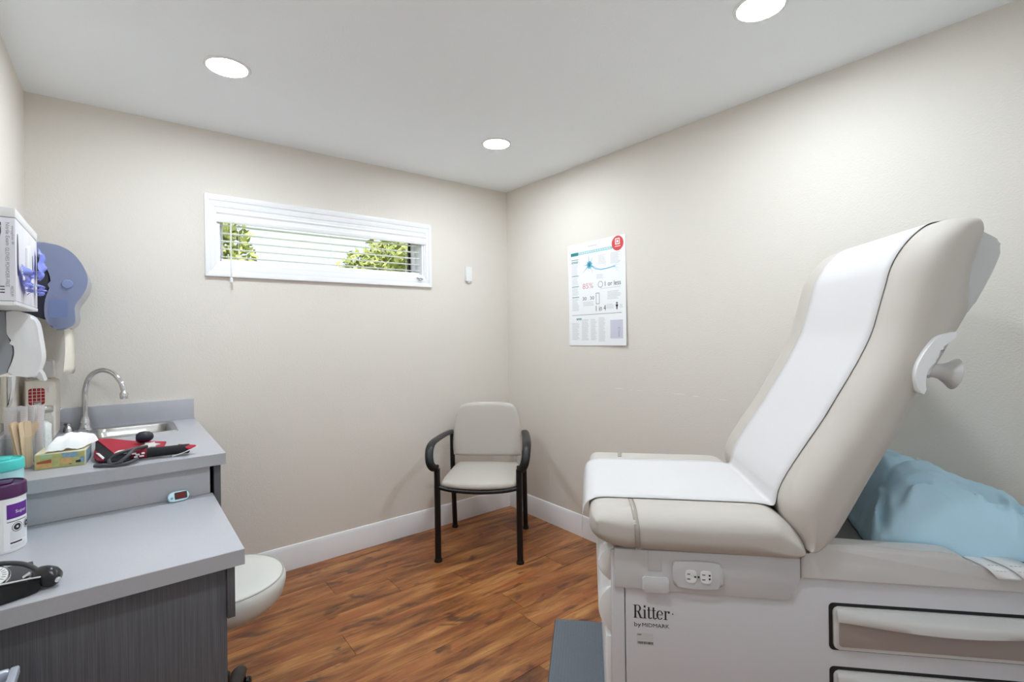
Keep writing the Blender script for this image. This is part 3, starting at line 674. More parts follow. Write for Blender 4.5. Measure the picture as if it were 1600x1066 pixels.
# step
ST = []
bm = BM(); prism(bm, rrect(-.145, .02, .05, .60, .012), .165, .197, 'z', bev=.004); SP = obj('pull_out_step', bm, 'rubber', ET)
bm = BM(); prism(bm, rrect(-.141, .026, .048, .594, .010), .1965, .2, 'z', bev=.001); TM = obj('step_mat', bm, 'step', SP)
bm = BM()   # small raised studs of the tread
for i in range(18):
    for j in range(54):
        u, v = -.134+i*.0104, .032+j*.0104+(.0052 if i % 2 else 0)
        if v > .588: continue
        a = [bm.verts.new((u+.0036*math.cos(k*PI/3), v+.0036*math.sin(k*PI/3), .2008)) for k in range(6)]; bm.faces.new(a)
        b = [bm.verts.new((u+.0046*math.cos(k*PI/3), v+.0046*math.sin(k*PI/3), .1998)) for k in range(6)]
        for k in range(6): bm.faces.new((a[k], a[(k+1) % 6], b[(k+1) % 6], b[k]))
o = obj('tread_studs', bm, 'step', SP, smooth=0); o['kind'] = 'stuff'
for v in (.05, .54): bm = BM(); box(bm, (-.12, v, 0), (-.09, v+.03, .166)); obj('step_leg', bm, 'greyp', SP)
# lettering on the base
def serif_word(W):
    """'Ritter' drawn from stems, serifs and bowls; x-height 1"""
    bm = BM(); x = 0
    def R(a, b, c, d): quad(bm, [(x+a, b, 0), (x+c, b, 0), (x+c, d, 0), (x+a, d, 0)])
    def ring(cx, cy, ro, so, ri, si, a0, a1, sh=0, n=18):
        for k in range(n):
            a, b = math.radians(a0+(a1-a0)*k/n), math.radians(a0+(a1-a0)*(k+1)/n)
            quad(bm, [(x+cx+ro*math.cos(a), cy+so*math.sin(a), 0), (x+cx+ro*math.cos(b), cy+so*math.sin(b), 0), (x+cx+sh+ri*math.cos(b), cy+si*math.sin(b), 0), (x+cx+sh+ri*math.cos(a), cy+si*math.sin(a), 0)])
    def dot(cx, cy, r): quad(bm, [(x+cx+r*math.cos(2*PI*k/12), cy+r*math.sin(2*PI*k/12), 0) for k in range(12)])
    for ch in W:
        if ch == 'R':
            R(.13, 0, .37, 1.5); R(0, 0, .52, .07); R(0, 1.43, .6, 1.5); ring(.58, 1.12, .42, .38, .20, .31, -90, 90); R(.36, .74, .6, .81); R(.36, 1.43, .6, 1.5)
            quad(bm, [(x+.50, .76, 0), (x+.76, .78, 0), (x+1.08, .10, 0), (x+.86, .0, 0)]); quad(bm, [(x+.86, 0, 0), (x+1.22, .0, 0), (x+1.24, .09, 0), (x+1.06, .10, 0)]); x += 1.27
        elif ch == 'i':
            R(.12, 0, .34, 1); R(0, 0, .46, .065); R(0, .935, .34, 1); dot(.23, 1.36, .14); x += .52
        elif ch == 't':
            R(.14, .14, .35, 1.32); R(0, .935, .56, 1); ring(.42, .20, .28, .22, .07, .14, 180, 345); x += .62
        elif ch == 'e':
            ring(.45, .5, .45, .52, .24, .45, 12, 322, sh=.02, n=26); R(.2, .5, .86, .565); x += .97
        elif ch == 'r':
            R(.12, 0, .34, 1); R(0, 0, .5, .065); R(0, .935, .34, 1); ring(.55, .72, .26, .28, .20, .20, 60, 180); dot(.68, .86, .14); x += .85
    return bm, x
def on_side(bm, m, name, v, parent): 
    bmesh.ops.transform(bm, matrix=Matrix(((1, 0, 0, 0), (0, 0, -1, v), (0, 1, 0, 0), (0, 0, 0, 1))), verts=bm.verts); return obj(name, bm, m, parent, smooth=0)
BS = [c for c in ET.children if c.name.startswith('base')][0]
bm, wx = serif_word('Ritter'); bmesh.ops.transform(bm, matrix=Matrix.Translation((.117, .548, 0)) @ Matrix.Diagonal((.099/wx, .0245, 1, 1)), verts=bm.verts); on_side(bm, 'ink', 'lettering', b0-.0006, BS)
bm = text_bm('by', .018, .016, None, Matrix.Translation((.119, .5205, 0))); on_side(bm, 'ink', 'lettering', b0-.0006, BS)
bm = text_bm('MIDMARK', .073, .0105, None, Matrix.Translation((.1405, .5248, 0))); on_side(bm, 'ink', 'lettering', b0-.0006, BS)
bm = BM(); quad(bm, [(.2225+.002*math.cos(k), .5655+.002*math.sin(k), 0) for k in [2*PI*i/10 for i in range(10)]]); on_side(bm, 'ink', 'trademark_dot', b0-.0006, BS)
bm = BM(); quad(bm, [(.1255, .489, 0), (.169, .489, 0), (.169, .506, 0), (.1255, .506, 0)]); quad(bm, [(.1245, .4725, 0), (.171, .4725, 0), (.171, .486, 0), (.1245, .486, 0)]); on_side(bm, 'lgrey', 'serial_sticker', b0-.0005, BS)
bm = BM(); xx = .127; rr = random.Random(4)
while xx < .167:
    w = rr.choice((.0006, .001, .0018)); quad(bm, [(xx, .4765, 0), (xx+w, .4765, 0), (xx+w, .4835, 0), (xx, .4835, 0)]); xx += w+rr.choice((.0006, .001))
bm = text_bm('USA', .011, .004, bm, Matrix.Translation((.127, .5005, 0))); on_side(bm, 'ink', 'barcode', b0-.0009, BS)

# exam paper: lies along seat and backrest
pp = cr([(-.0235, .742, 0), (-.0235, .765, 0), (-.020, .80, 0), (-.012, .828, 0), (.008, .844, 0), (.035, .8515, 0), (.1, .8525, 0), (.3, .8525, 0), (.44, .8520, 0), (.49, .849, 0), (.510, .845, 0), (.521, .848, 0), (.527, .868, 0), (.533, .895, 0), (.555, .941, 0), (.598, 1.011, 0), (.649, 1.090, 0), (.688, 1.159, 0), (.740, 1.253, 0), (.776, 1.331, 0), (.797, 1.404, 0), (.813, 1.463, 0), (.828, 1.516, 0), (.853, 1.563, 0), (.886, 1.603, 0), (.924, 1.6315, 0), (.960, 1.6360, 0), (.982, 1.6245, 0)], 4)
EP = bpy.data.objects.new('x', None)
bm = BM(); g = []; rr = random.Random(2)
for i, p in enumerate(pp):
    row = []
    for k in range(13):
        v = .127+.457*k/12; w = .0012*noise.noise(Vector((p[0]*6, p[2 if False else 1]*6, v*9)))
        q = pp[min(i+1, len(pp)-1)]-pp[max(i-1, 0)]; nn = Vector((-q[1], q[0])).normalized()
        du = 0
        row.append(bm.verts.new((p[0]+nn.x*(w*.4+.0002), v, p[1]+nn.y*(w*.4+.0002))))
    g.append(row)
for a, b in zip(g, g[1:]):
    for j in range(12): bm.faces.new((a[j], a[j+1], b[j+1], b[j]))
bpy.data.objects.remove(EP)
ep = obj('exam_table_paper', bm, 'paper', None, smooth=60); ep.location = ET.location; ep.rotation_euler = ET.rotation_euler
md = ep.modifiers.new('thickness', 'SOLIDIFY'); md.thickness = .0005; md.offset = 1
tag(ep, 'white paper sheet draped over the exam table seat and backrest', 'paper')

# blue covered pillow on the rear deck
PL_ = thing('pillow', 'pillow in a pale blue crinkled disposable cover behind the exam table backrest', 'pillow', ET.location, ET.rotation_euler.z)
bm = BM(); NU, NV = 84, 56
PRF = [(0, .02), (.05, .085), (.11, .148), (.19, .186), (.27, .192), (.36, .182), (.45, .155), (.58, .128), (.72, .100), (.86, .062), (1, .015)]
def ptop(s):
    for (a, ha), (b, hb) in zip(PRF, PRF[1:]):
        if a <= s <= b: t = (s-a)/(b-a); return ha+(hb-ha)*(t*t*(3-2*t)*.5+t*.5)
    return 0
def crease(u, v, a, u0, v0, w, ln):      # one long soft fold through (u0,v0) at angle a
    x = (u-u0)*math.cos(a)+(v-v0)*math.sin(a); y = -(u-u0)*math.sin(a)+(v-v0)*math.cos(a)+.01*noise.noise(Vector((x*20, a, 0)))
    return math.exp(-(y/w)**2-(x/ln)**2)
FOLDS = [(.9, .80, .16, .010, .09, .020), (1.25, .83, .20, .012, .10, -.014), (.35, .90, .13, .010, .09, .013), (.15, 1.0, .16, .014, .14, -.012), (-.25, 1.05, .13, .010, .10, .014), (.6, .96, .30, .014, .16, -.010), (-.1, 1.1, .24, .016, .16, .010), (.2, .88, .40, .02, .2, -.012), (1.1, 1.12, .14, .010, .10, .014), (.8, 1.17, .18, .012, .10, -.014), (-.5, .95, .10, .008, .06, .010)]
rows = []
for i in range(NU+1):
    row = []
    for j in range(NV+1):
        s, t = i/NU, j/NV
        v0_ = .086-.012*math.sin(PI*s); v1_ = .635; v = v0_+(v1_-v0_)*t
        ua = .758+.20*max(0, v-.09)+.008*noise.noise(Vector((v*14, 3, 0))); ub = 1.24+.03*math.sin(PI*t); u = ua+(ub-ua)*s
        e = min(1, 5.5*min(t, 1-t)); ed = math.sqrt(max(0, 1-(1-e)**2)); es = min(1, 9*min(s, 1-s)); ed *= math.sqrt(max(0, 1-(1-es)**2))
        h = ptop(s*.87)*ed*(.78+.24*math.sin(PI*t))+.012
        wr = sum(1.5*am*crease(u, v, a, u0, w0, w, ln) for a, u0, w0, w, ln, am in FOLDS)+.014*noise.noise(Vector((u*7, v*6, 1.3)))+.007*(.4-abs(noise.noise(Vector((u*11+v*7, v*9-u*4, 9)))))+.004*noise.noise(Vector((u*30, v*26, 4)))+.006*(.35-abs(noise.noise(Vector((u*16-v*9, v*14+u*5, 2)))))
        row.append((u, v, .7435+max(.004, h+wr*min(1, ed*1.6))))
    rows.append(row)
T_ = [[bm.verts.new(p) for p in r] for r in rows]; B_ = [[bm.verts.new((p[0], p[1], .7425)) for p in r] for r in rows]
for i in range(NU):
    for j in range(NV):
        bm.faces.new((T_[i][j], T_[i+1][j], T_[i+1][j+1], T_[i][j+1])); bm.faces.new((B_[i][j], B_[i][j+1], B_[i+1][j+1], B_[i+1][j]))
for i in range(NU):
    for j in (0, NV): bm.faces.new((T_[i][j], T_[i+1][j], B_[i+1][j], B_[i][j]))
for j in range(NV):
    for i in (0, NU): bm.faces.new((T_[i][j], T_[i][j+1], B_[i][j+1], B_[i][j]))
obj('pillow_cover', bm, 'blue', PL_, smooth=70)
for (u0, du, vv, dz) in ((.955, .075, .0, .0), (1.0, .085, -.004, .002)):
    bm = BM(); K = 6; g = []
    path = cr([(.085, .7465), (.045, .749), (.022, .744), (.016, .733)] if False else [(.085, .7490, 0), (.05, .7500, 0), (.022, .7475, 0), (.0105, .738, 0), (.006, .726, 0)], 3)
    for i, p in enumerate(path):
        sk = .04*(i/len(path))
        g.append([bm.verts.new((u0+sk+(u0 > .98)*.01*i/len(path), p[0]+vv, p[1]+dz)), bm.verts.new((u0+du*.75+sk*1.3, p[0]+vv, p[1]+dz))])
    for a, b in zip(g, g[1:]): bm.faces.new((a[0], a[1], b[1], b[0]))
    tg = obj('care_tag', bm, 'whitep', PL_); md = tg.modifiers.new('t', 'SOLIDIFY'); md.thickness = .0008; md.offset = 1
    bm = BM(); a, b = g and path[4], path[7]
    for k in range(3):
        f0 = .25+.22*k; i0 = 5; p, q = path[i0], path[i0+3]
        quad(bm, [(u0+.02+du*.5*f0, p[0]+vv, p[1]+dz+.0012), (u0+.026+du*.5*f0, p[0]+vv, p[1]+dz+.0012), (u0+.034+du*.5*f0, q[0]+vv-.0005, q[1]+dz+.0012), (u0+.028+du*.5*f0, q[0]+vv-.0005, q[1]+dz+.0012)])
    obj('printing', bm, 'ink2', tg, smooth=0)

# ------------------------------------------------------------------ counters along the left wall
ZC, ZD = .929, .79
XC = .285                                   # worktop front edge
CB = thing('sink_cabinet', 'dark grey base cabinet under the grey sink counter', 'cabinet', (-.03, 2.53, 0))
bm = BM(); XW = XL+.002
for lo, hi in (((XW, 2.052, .09), (.236, 2.07, ZC-.0405)), ((XW, YB-.02, .09), (.236, YB-.002, ZC-.0405)), ((XW, 2.07, .09), (.236, YB-.02, .108)), ((XW, 2.07, .108), (XW+.006, YB-.02, ZC-.0405)), ((.216, 2.07, ZC-.1), (.236, YB-.02, ZC-.0405))): box(bm, lo, hi)
obj('carcass', bm, 'darklam', CB, world=True, smooth=0)
bm = BM(); box(bm, (XL+.002, 2.06, 0), (.17, YB-.002, .0895)); obj('toe_kick', bm, 'dark', CB, world=True, smooth=0)
for y0, y1 in ((2.056, 2.53), (2.535, YB-.006)):
    bm = BM(); box(bm, (.250, y0, .10), (.272, y1, ZC-.046), .0015); dr = obj('cabinet_door', bm, 'darklam', CB, world=True)
    ym = y1-.05 if y0 < 2.3 else y0+.05
    bm = BM(); tube(bm, cr([(.272, ym, .70), (.290, ym, .705), (.293, ym, .75), (.290, ym, .795), (.272, ym, .80)], 4), .005, 8); obj('door_handle', bm, 'steel', dr, world=True)
bm = BM(); box(bm, (XL+.002, 2.047, ZD+.0005), (.237, 2.052, ZC-.041)); obj('side_panel', bm, 'lamedge', CB, world=True, smooth=0)
bm = BM()
SX0, SX1, SY0, SY1 = -.105, .165, 2.665, 2.93
box(bm, (XL, 2.03, ZC-.04), (XC, SY0, ZC)); box(bm, (XL, SY1, ZC-.04), (XC, YB-.001, ZC)); box(bm, (XL, SY0, ZC-.04), (SX0, SY1, ZC)); box(bm, (SX1, SY0, ZC-.04), (XC, SY1, ZC))
bmesh.ops.remove_doubles(bm, verts=bm.verts, dist=1e-5)
WT = obj('sink_worktop', bm, 'lam', None, smooth=0, origin=(0, 2.5, ZC-.04)); tag(WT, 'grey laminate worktop with the sink cut into it', 'countertop')
bm = BM(); box(bm, (XL+.001, YB-.021, ZC+.0003), (XC-.004, YB-.001, ZC+.102), .001); obj('backsplash', bm, 'lam', WT, world=True)
bm = BM(); box(bm, (XL+.001, 2.03, ZC+.0003), (XL+.02, YB-.022, ZC+.102), .001); obj('backsplash', bm, 'lam', WT, world=True)
bm = BM(); box(bm, (XL+.001, 2.0285, ZC-.0398), (XC, 2.0298, ZC-.0006)); obj('edge_band', bm, 'lamedge', WT, world=True, smooth=0)
# sink
SK = thing('sink', 'small stainless steel sink set in the grey worktop', 'sink', ((SX0+SX1)/2, (SY0+SY1)/2, ZC-.14))
def sink_bowl():
    bm = BM(); rings = []
    for dx, z, r in ((.024, ZC+.0008, .03), (.022, ZC+.0045, .03), (.004, ZC+.0045, .03), (-.004, ZC-.002, .035), (-.012, ZC-.05, .04), (-.02, ZC-.11, .045), (-.045, ZC-.128, .03)):
        rings.append([bm.verts.new((p[0], p[1], z)) for p in rrect(SX0-dx, SY0-dx, SX1+dx, SY1+dx, r, 5)])
    n = len(rings[0])
    for a, b in zip(rings, rings[1:]):
        for j in range(n): bm.faces.new((a[j], a[(j+1) % n], b[(j+1) % n], b[j]))
    bm.faces.new(rings[-1]); return bm
obj('bowl', sink_bowl(), 'steel', SK, world=True, smooth=50)
bm = BM(); lathe(bm, [(0, 0), (.018, 0), (.024, .003), (0, .003)], 20, c=((SX0+SX1)/2, (SY0+SY1)/2)); bmesh.ops.translate(bm, verts=bm.verts, vec=(0, 0, ZC-.1282)); obj('drain', bm, 'chrome', SK, world=True)
# faucet
FX, FY = -.140, 2.950
FA = thing('faucet', 'chrome gooseneck faucet standing at the back of the sink', 'faucet', (FX, FY, ZC))
bm = BM(); lathe(bm, [(0, .0005), (.030, .0005), (.030, .008), (.022, .014), (.018, .03), (.020, .045), (.016, .055), (.012, .065), (0, .065)], 24); obj('faucet_base', bm, 'chrome', FA)
dx, dy = .76, -.65
bm = BM(); tube(bm, cr([(0, 0, .06), (0, 0, .14), (.003*dx, .003*dy, .19), (.025*dx, .025*dy, .245), (.075*dx, .075*dy, .273), (.13*dx, .13*dy, .262), (.168*dx, .168*dy, .222), (.181*dx, .181*dy, .185)], 5), .0112, 14); obj('spout', bm, 'chrome', FA)
bm = BM(); lathe(bm, [(0, .143), (.0140, .143), (.0155, .15), (.0155, .168), (.011, .175), (.010, .190), (0, .190)], 18, c=(.183*dx, .183*dy)); obj('aerator', bm, 'chrome', FA)
for s in (-1,):
    bm = BM(); lathe(bm, [(0, .0005), (.018, .0005), (.017, .02), (.011, .028), (.012, .04), (0, .042)], 16, c=(s*.058, .004)); tube(bm, [(s*.058, .004, .038), (s*.075, -.03, .046)], [.006, .0075], 8); obj('faucet_handle', bm, 'chrome', FA)

# lower desk section
DK = thing('desk_unit', 'lower grey laminate desk end with dark panel beside the sink cabinet', 'desk', (-.05, 1.75, 0))
bm = BM(); box(bm, (XL+.001, 1.4534, ZD-.041), (.2445, 2.0465, ZD), .0008); obj('desktop', bm, 'lam', DK, world=True)
bm = BM(); box(bm, (XL+.001, 1.4521, ZD-.0405), (.2443, 1.4533, ZD-.0008)); obj('edge_band', bm, 'lamedge', DK, world=True, smooth=0)
bm = BM(); box(bm, (XL+.002, 1.472, 0), (.2045, 1.492, ZD-.0415), .0008); obj('end_panel', bm, 'darklam', DK, world=True)
bm = BM(); box(bm, (.2045, 1.462, ZD-.175), (.2225, 2.04, ZD-.0415), .0008); obj('apron_drawer', bm, 'darklam', DK, world=True)
bm = BM(); box(bm, (XL+.002, 1.493, ZD-.165), (.2035, 2.04, ZD-.15)); obj('drawer_bottom', bm, 'darklam', DK, world=True, smooth=0)

# ------------------------------------------------------------------ stool
SO = thing('rolling_stool', 'round pale vinyl rolling stool tucked behind the lower desk', 'stool', (.245, 1.856, 0))
hs = .057
bm = BM(); lathe(bm, [(0, .405+hs), (.15, .405+hs), (.165, .408+hs), (.182, .43+hs), (.19, .462+hs), (.19, .478+hs), (.184, .491+hs), (.170, .499+hs), (.115, .504+hs), (0, .505+hs)], 48); ss = obj('seat', bm, 'stool', SO, smooth=50)
bm = BM(); lathe(bm, [(.1795, .4935+hs), (.182, .4965+hs), (.1845, .4945+hs), (.1845, .4915+hs)], 48); obj('piping', bm, 'seam', ss)
bm = BM(); lathe(bm, [(0, .39+hs), (.08, .39+hs), (.08, .405+hs), (0, .405+hs)], 20); lathe(bm, [(.012, .15), (.012, .39+hs)], 16); lathe(bm, [(.02, .07), (.02, .24), (.012, .241)], 16); obj('gas_lift', bm, 'black', SO)
for k in range(5):
    a = math.radians(71+72*k); d = Vector((math.cos(a), math.sin(a), 0)); nrm = Vector((-d.y, d.x, 0))
    bm = BM(); tube(bm, [d*.015+Vector((0, 0, .105)), d*.08+Vector((0, 0, .103)), d*.20+Vector((0, 0, .090)), d*.262+Vector((0, 0, .080)), d*.284+Vector((0, 0, .071)), d*.291+Vector((0, 0, .064))], [.022, .024, .026, .026, .021, .010], 14, flat=.017); lg = obj('leg', bm, 'blackp', SO)
    bm = BM(); c1 = d*.262
    for s_ in (-.030, -.008):
        m_ = Matrix.Translation(c1+nrm*s_+Vector((0, 0, .0265))) @ frame((0, 0, 0), d, (0, 0, 1))
        lathe(bm, [(0, -.009), (.021, -.009), (.0265, -.004), (.0265, .004), (.021, .009), (0, .009)], 18, mtx=m_)
    tube(bm, [c1-nrm*.019+Vector((0, 0, .026)), c1-nrm*.012+Vector((0, 0, .068))], .008, 8); obj('caster', bm, 'black', lg)
# ------------------------------------------------------------------ silver bin at the bottom left corner
BN = thing('waste_bin', 'silver open waste bin with raised rim in front of the dark desk panel', 'bin', (-.245, 1.16, 0))
def frus(bm, z0, w0, z1, w1, cap): 
    a = [bm.verts.new((x*w0[0], y*w0[1], z0)) for x, y in ((-1, -1), (1, -1), (1, 1), (-1, 1))]; b = [bm.verts.new((x*w1[0], y*w1[1], z1)) for x, y in ((-1, -1), (1, -1), (1, 1), (-1, 1))]
    for j in range(4): bm.faces.new((a[j], a[(j+1) % 4], b[(j+1) % 4], b[j]))
    if cap: bm.faces.new(a)
    return a, b
bm = BM(); frus(bm, 0, (.066, .165), .70, (.076, .182), True); frus(bm, .02, (.062, .16), .70, (.071, .177), True); obj('bin_body', bm, 'bin', BN, smooth=0)
bm = BM()
for lo, hi in (((-.081, -.188), (-.067, .188)), ((.067, -.188), (.081, .188)), ((-.067, -.188), (.067, -.174)), ((-.067, .174), (.067, .188))): box(bm, (*lo, .699), (*hi, .717), .004)
obj('bin_rim', bm, 'bin', BN)
bm = BM(); box(bm, (-.06, -.165, .55), (.06, .165, .565)); lathe(bm, [(0, .56), (.03, .57), (.04, .62), (.02, .655), (0, .66)], 12, c=(.0, .10)); obj('bin_liner', bm, 'whitep', BN)

# ------------------------------------------------------------------ left wall: glove boxes, dispensers, sharps box
GX, GZ0, GZ1 = -.230, 1.455, 1.682
HD = thing('glove_box_holder', 'white wall holder keeping three glove boxes upright above the desk', 'holder', (XL, 2.115, 1.437))
bm = BM(); box(bm, (XL, 1.899, 1.4425), (XL+.006, 2.331, 1.712)); box(bm, (XL+.006, 1.899, 1.4425), (-.236, 2.331, 1.4535)); box(bm, (-.236, 1.899, 1.4425), (GX+.001, 2.331, 1.4535), .002); obj('tray', bm, 'whitep', HD, world=True, smooth=0)
bm = BM(); box(bm, (XL+.006, 1.899, 1.684), (GX+.001, 2.331, 1.71), .002); obj('top_rail', bm, 'whitep', HD, world=True)
gl = [('white glove box nearest the viewer in the wall holder, blue gloves hanging out', 0), ('middle glove box in the wall holder with a folded flap', 1), ('glove box farthest along the wall holder, glove hanging out', 2)]
def crumple(bm, c, sy, sz, dep, seed, tilt=0):
    """thin crumpled glove: ragged folded sheet bulging out of the box face (x) around c=(y,z)"""
    n = 20; g = {}
    for i in range(n+1):
        for j in range(n+1):
            a, b = i/n*2-1, j/n*2-1; r = math.hypot(a, b); an = math.atan2(b, a)
            lim = .78+.30*noise.noise(Vector((math.cos(an)*1.6+seed*3.1, math.sin(an)*1.6, seed)))
            if r > lim: continue
            f = 1-(r/lim)**2
            rid = abs(noise.noise(Vector((a*2.6+seed, b*2.1-a*.8, seed*1.7)))); fine = noise.noise(Vector((a*6, b*7, seed*2.3)))
            x = dep*(.15+.55*f**.6+1.3*rid*f**.5+.16*fine)
            y = c[0]+sy*(a+.25*noise.noise(Vector((a*2, b*2, seed+5)))+tilt*b); z = c[1]+sz*(b+.25*noise.noise(Vector((b*2, a*2, seed+9))))
            g[i, j] = bm.verts.new((GX+.001+max(0, x), y, z))
    for i in range(n):
        for j in range(n):
            q = [g.get(k) for k in ((i, j), (i+1, j), (i+1, j+1), (i, j+1))]
            if all(q): bm.faces.new(q)
            elif sum(v is not None for v in q) == 3: bm.faces.new([v for v in q if v])
for i, (lb, _) in enumerate(gl):
    y0 = 1.901+.1435*i; y1 = y0+.141
    g_ = thing('glove_box', lb, 'box', ((XL+GX)/2, (y0+y1)/2, GZ0), 0, 'glove boxes in the wall holder')
    bm = BM(); box(bm, (XL+.0065, y0, GZ0), (GX, y1, GZ1), .001); obj('carton', bm, 'carton', g_, world=True)
    bm = BM(); ell = [((y0+y1)/2-.035+(.013 if i == 0 else .007)*math.cos(2*PI*k/20), 1.585+(.06 if i == 0 else .035)*math.sin(2*PI*k/20)) for k in range(20)]
    prism(bm, ell, GX-.001, GX+.0006, 'x'); obj('dispensing_slot', bm, 'navy', g_, world=True, smooth=0)
    if i == 0:
        bm = BM(); rot = frame((GX-.008, y0-.0006, 0), (0, 0, -1), (1, 0, 0))
        def dn(body, x, z, w, h): text_bm(body, w, h, bm, frame((x, y0-.0006, z), (0, 0, -1), (1, 0, 0)))
        dn('Nitrile Exam', -.2485, 1.668, .062, .0075); dn('easyglide III', -.2385, 1.660, .05, .006); dn('GLOVES POWDER-FREE', -.2495, 1.600, .108, .0075); dn('MEDIUM', -.2405, 1.495, .028, .006)
        obj('lettering', bm, 'ink2', g_, world=True, smooth=0)
        bm = BM()
        for z in (1.492, 1.484, 1.476): box(bm, (-.2605, y0-.0008, z), (-.2515, y0-.0002, z+.0025))
        obj('mark', bm, 'ink', g_, world=True, smooth=0)
        bm = BM(); crumple(bm, (y0+.085, 1.535), .075, .034, .020, 1, -.2); obj('glove', bm, 'glove', g_, world=True, smooth=50)
        bm = BM(); crumple(bm, (y0+.125, 1.503), .070, .030, .020, 4, -.3); obj('glove', bm, 'glove', g_, world=True, smooth=50)
    if i == 1:
        bm = BM(); prism(bm, [(y0+.02, 1.53), (y0+.05, 1.52), (y0+.11, 1.53), (y0+.12, 1.62), (y0+.08, 1.64), (y0+.03, 1.625)], GX-.0002, GX+.006, 'x', bev=.002); obj('flap', bm, 'whitep', g_, world=True)
    if i == 2:
        bm = BM(); crumple(bm, (y0+.095, 1.590), .046, .066, .024, 7, .2); obj('glove', bm, 'glove', g_, world=True, smooth=50)
        bm = BM(); crumple(bm, (y0+.075, 1.512), .042, .026, .022, 9, -.2); obj('glove', bm, 'glove', g_, world=True, smooth=50)
# black instrument hanging beside the glove boxes
IN = thing('instrument_handle', 'black ribbed instrument handle hanging in front of the glove boxes at the left edge', 'instrument', (XL, 1.82, 1.55))
bm = BM(); tube(bm, [(-.252, 1.82, 1.655), (-.256, 1.82, 1.63), (-.268, 1.82, 1.57), (-.276, 1.82, 1.53)], [.006, .010, .010, .008], 12); obj('handle', bm, 'blackp', IN, world=True)
bm = BM(); tube(bm, [(-.2475, 1.812, 1.645), (-.262, 1.810, 1.575)], .0018, 6); obj('clip', bm, 'lgrey', IN, world=True)
bm = BM(); box(bm, (XL, 1.80, 1.56), (-.30, 1.84, 1.60), .004); box(bm, (-.301, 1.805, 1.575), (-.274, 1.835, 1.585), .002); obj('wall_cradle', bm, 'blackp', IN, world=True)

# paper towel dispenser
TD = thing('paper_towel_dispenser', 'smoky blue paper towel dispenser on the left wall above the sink', 'dispenser', (XL, 2.77, 1.38))
ty0, ty1 = 2.62, 2.92
front = [(-.263, 1.7225), (-.225, 1.722), (-.19, 1.7134), (-.158, 1.692), (-.13, 1.652), (-.113, 1.606), (-.111, 1.575), (-.118, 1.543), (-.132, 1.514), (-.146, 1.490), (-.152, 1.465), (-.150, 1.435), (-.154, 1.410), (-.170, 1.392), (-.193, 1.382), (-.212, 1.388), (-.226, 1.402), (-.2375, 1.43), (-.240, 1.472), (-.234, 1.517), (-.2215, 1.56), (-.2245, 1.602), (-.24, 1.638), (-.258, 1.668)]
bm = BM(); prism(bm, [p[:2] for p in cr([(a, b, 0) for a, b in front], 3, True)], ty0, ty1, 'v', bev=.008, seg=4); obj('cover', bm, 'smoke', TD, world=True, smooth=50)
bk_ = [(XL, 1.71), (-.268, 1.710), (-.260, 1.671), (-.242, 1.640), (-.2265, 1.603), (-.2235, 1.56), (-.236, 1.518), (-.242, 1.472), (-.2395, 1.43), (-.24, 1.424), (XL, 1.463)]
bm = BM(); prism(bm, bk_, ty0+.004, ty1-.004, 'v', bev=.002); obj('back_housing', bm, 'navy', TD, world=True, smooth=40)
bm = BM(); m_ = Matrix.Translation((-.172, ty0-.0015, 1.565)) @ Matrix.Rotation(PI/2, 4, 'X'); lathe(bm, [(0, 0), (.018, 0), (.016, .003), (0, .004)], 20, mtx=m_); obj('hub', bm, mat('hub_blue', (128, 142, 182), .3), TD, world=True)
bm = BM(); prism(bm, rrect(-.226, 1.432, -.172, 1.502, .006), ty0-.0012, ty0+.001, 'v'); obj('window_label', bm, mat('slate_plate', (112, 126, 168), .3), TD, world=True, smooth=0)
bm = BM(); g = []
for k in range(9):
    t = k/8; z = 1.41-.205*t; xo = -.188-.004*t+.006*math.sin(t*3); g.append([bm.verts.new((xo+.0, 2.665-.02*t, z)), bm.verts.new((xo+.012+.01*t, 2.71, z-.004*t)), bm.verts.new((xo+.006+.016*t, 2.82, z-.006*t)), bm.verts.new((xo+.012+.01*t, 2.88+.01*t, z))])
for a, b in zip(g, g[1:]):
    for j in range(3): bm.faces.new((a[j], a[j+1], b[j+1], b[j]))
tt = obj('towel_sheet', bm, mat('cream_towel', (232, 226, 212), .9), TD, world=True, smooth=70); md = tt.modifiers.new('t', 'SOLIDIFY'); md.thickness = .0008

# soap dispenser
SD = thing('soap_dispenser', 'white soap dispenser with grey back on the left wall under the glove boxes', 'dispenser', (XL, 2.31, 1.21))
sy0, sy1 = 2.25, 2.37
cov = [(-.294, 1.4408), (-.275, 1.4405), (-.258, 1.437), (-.238, 1.425), (-.226, 1.40), (-.219, 1.35), (-.2135, 1.285), (-.222, 1.2466), (-.2295, 1.222), (-.26, 1.226), (-.29, 1.234), (-.2935, 1.245), (-.284, 1.275), (-.2785, 1.305), (-.2815, 1.337), (-.2925, 1.360), (-.2950, 1.372), (-.2955, 1.40), (-.2955, 1.43)]
bm = BM(); prism(bm, [p[:2] for p in cr([(a, b, 0) for a, b in cov], 3, True)], sy0, sy1, 'v', bev=.008, seg=4); obj('cover', bm, 'whitep', SD, world=True, smooth=50)
bm = BM(); prism(bm, [(XL, 1.4405), (-.297, 1.4400), (-.297, 1.362), (-.284, 1.337), (-.281, 1.305), (-.287, 1.275), (-.2965, 1.24), (XL, 1.225)], sy0+.004, sy1-.004, 'v', bev=.002); obj('back_plate', bm, 'greyp', SD, world=True)
bm = BM(); prism(bm, [(-.2225, 1.2445), (-.2155, 1.2300), (-.2085, 1.207), (-.220, 1.210), (-.231, 1.2195)], sy0+.02, sy1-.02, 'v', bev=.002); obj('push_bar', bm, 'lgrey', SD, world=True)

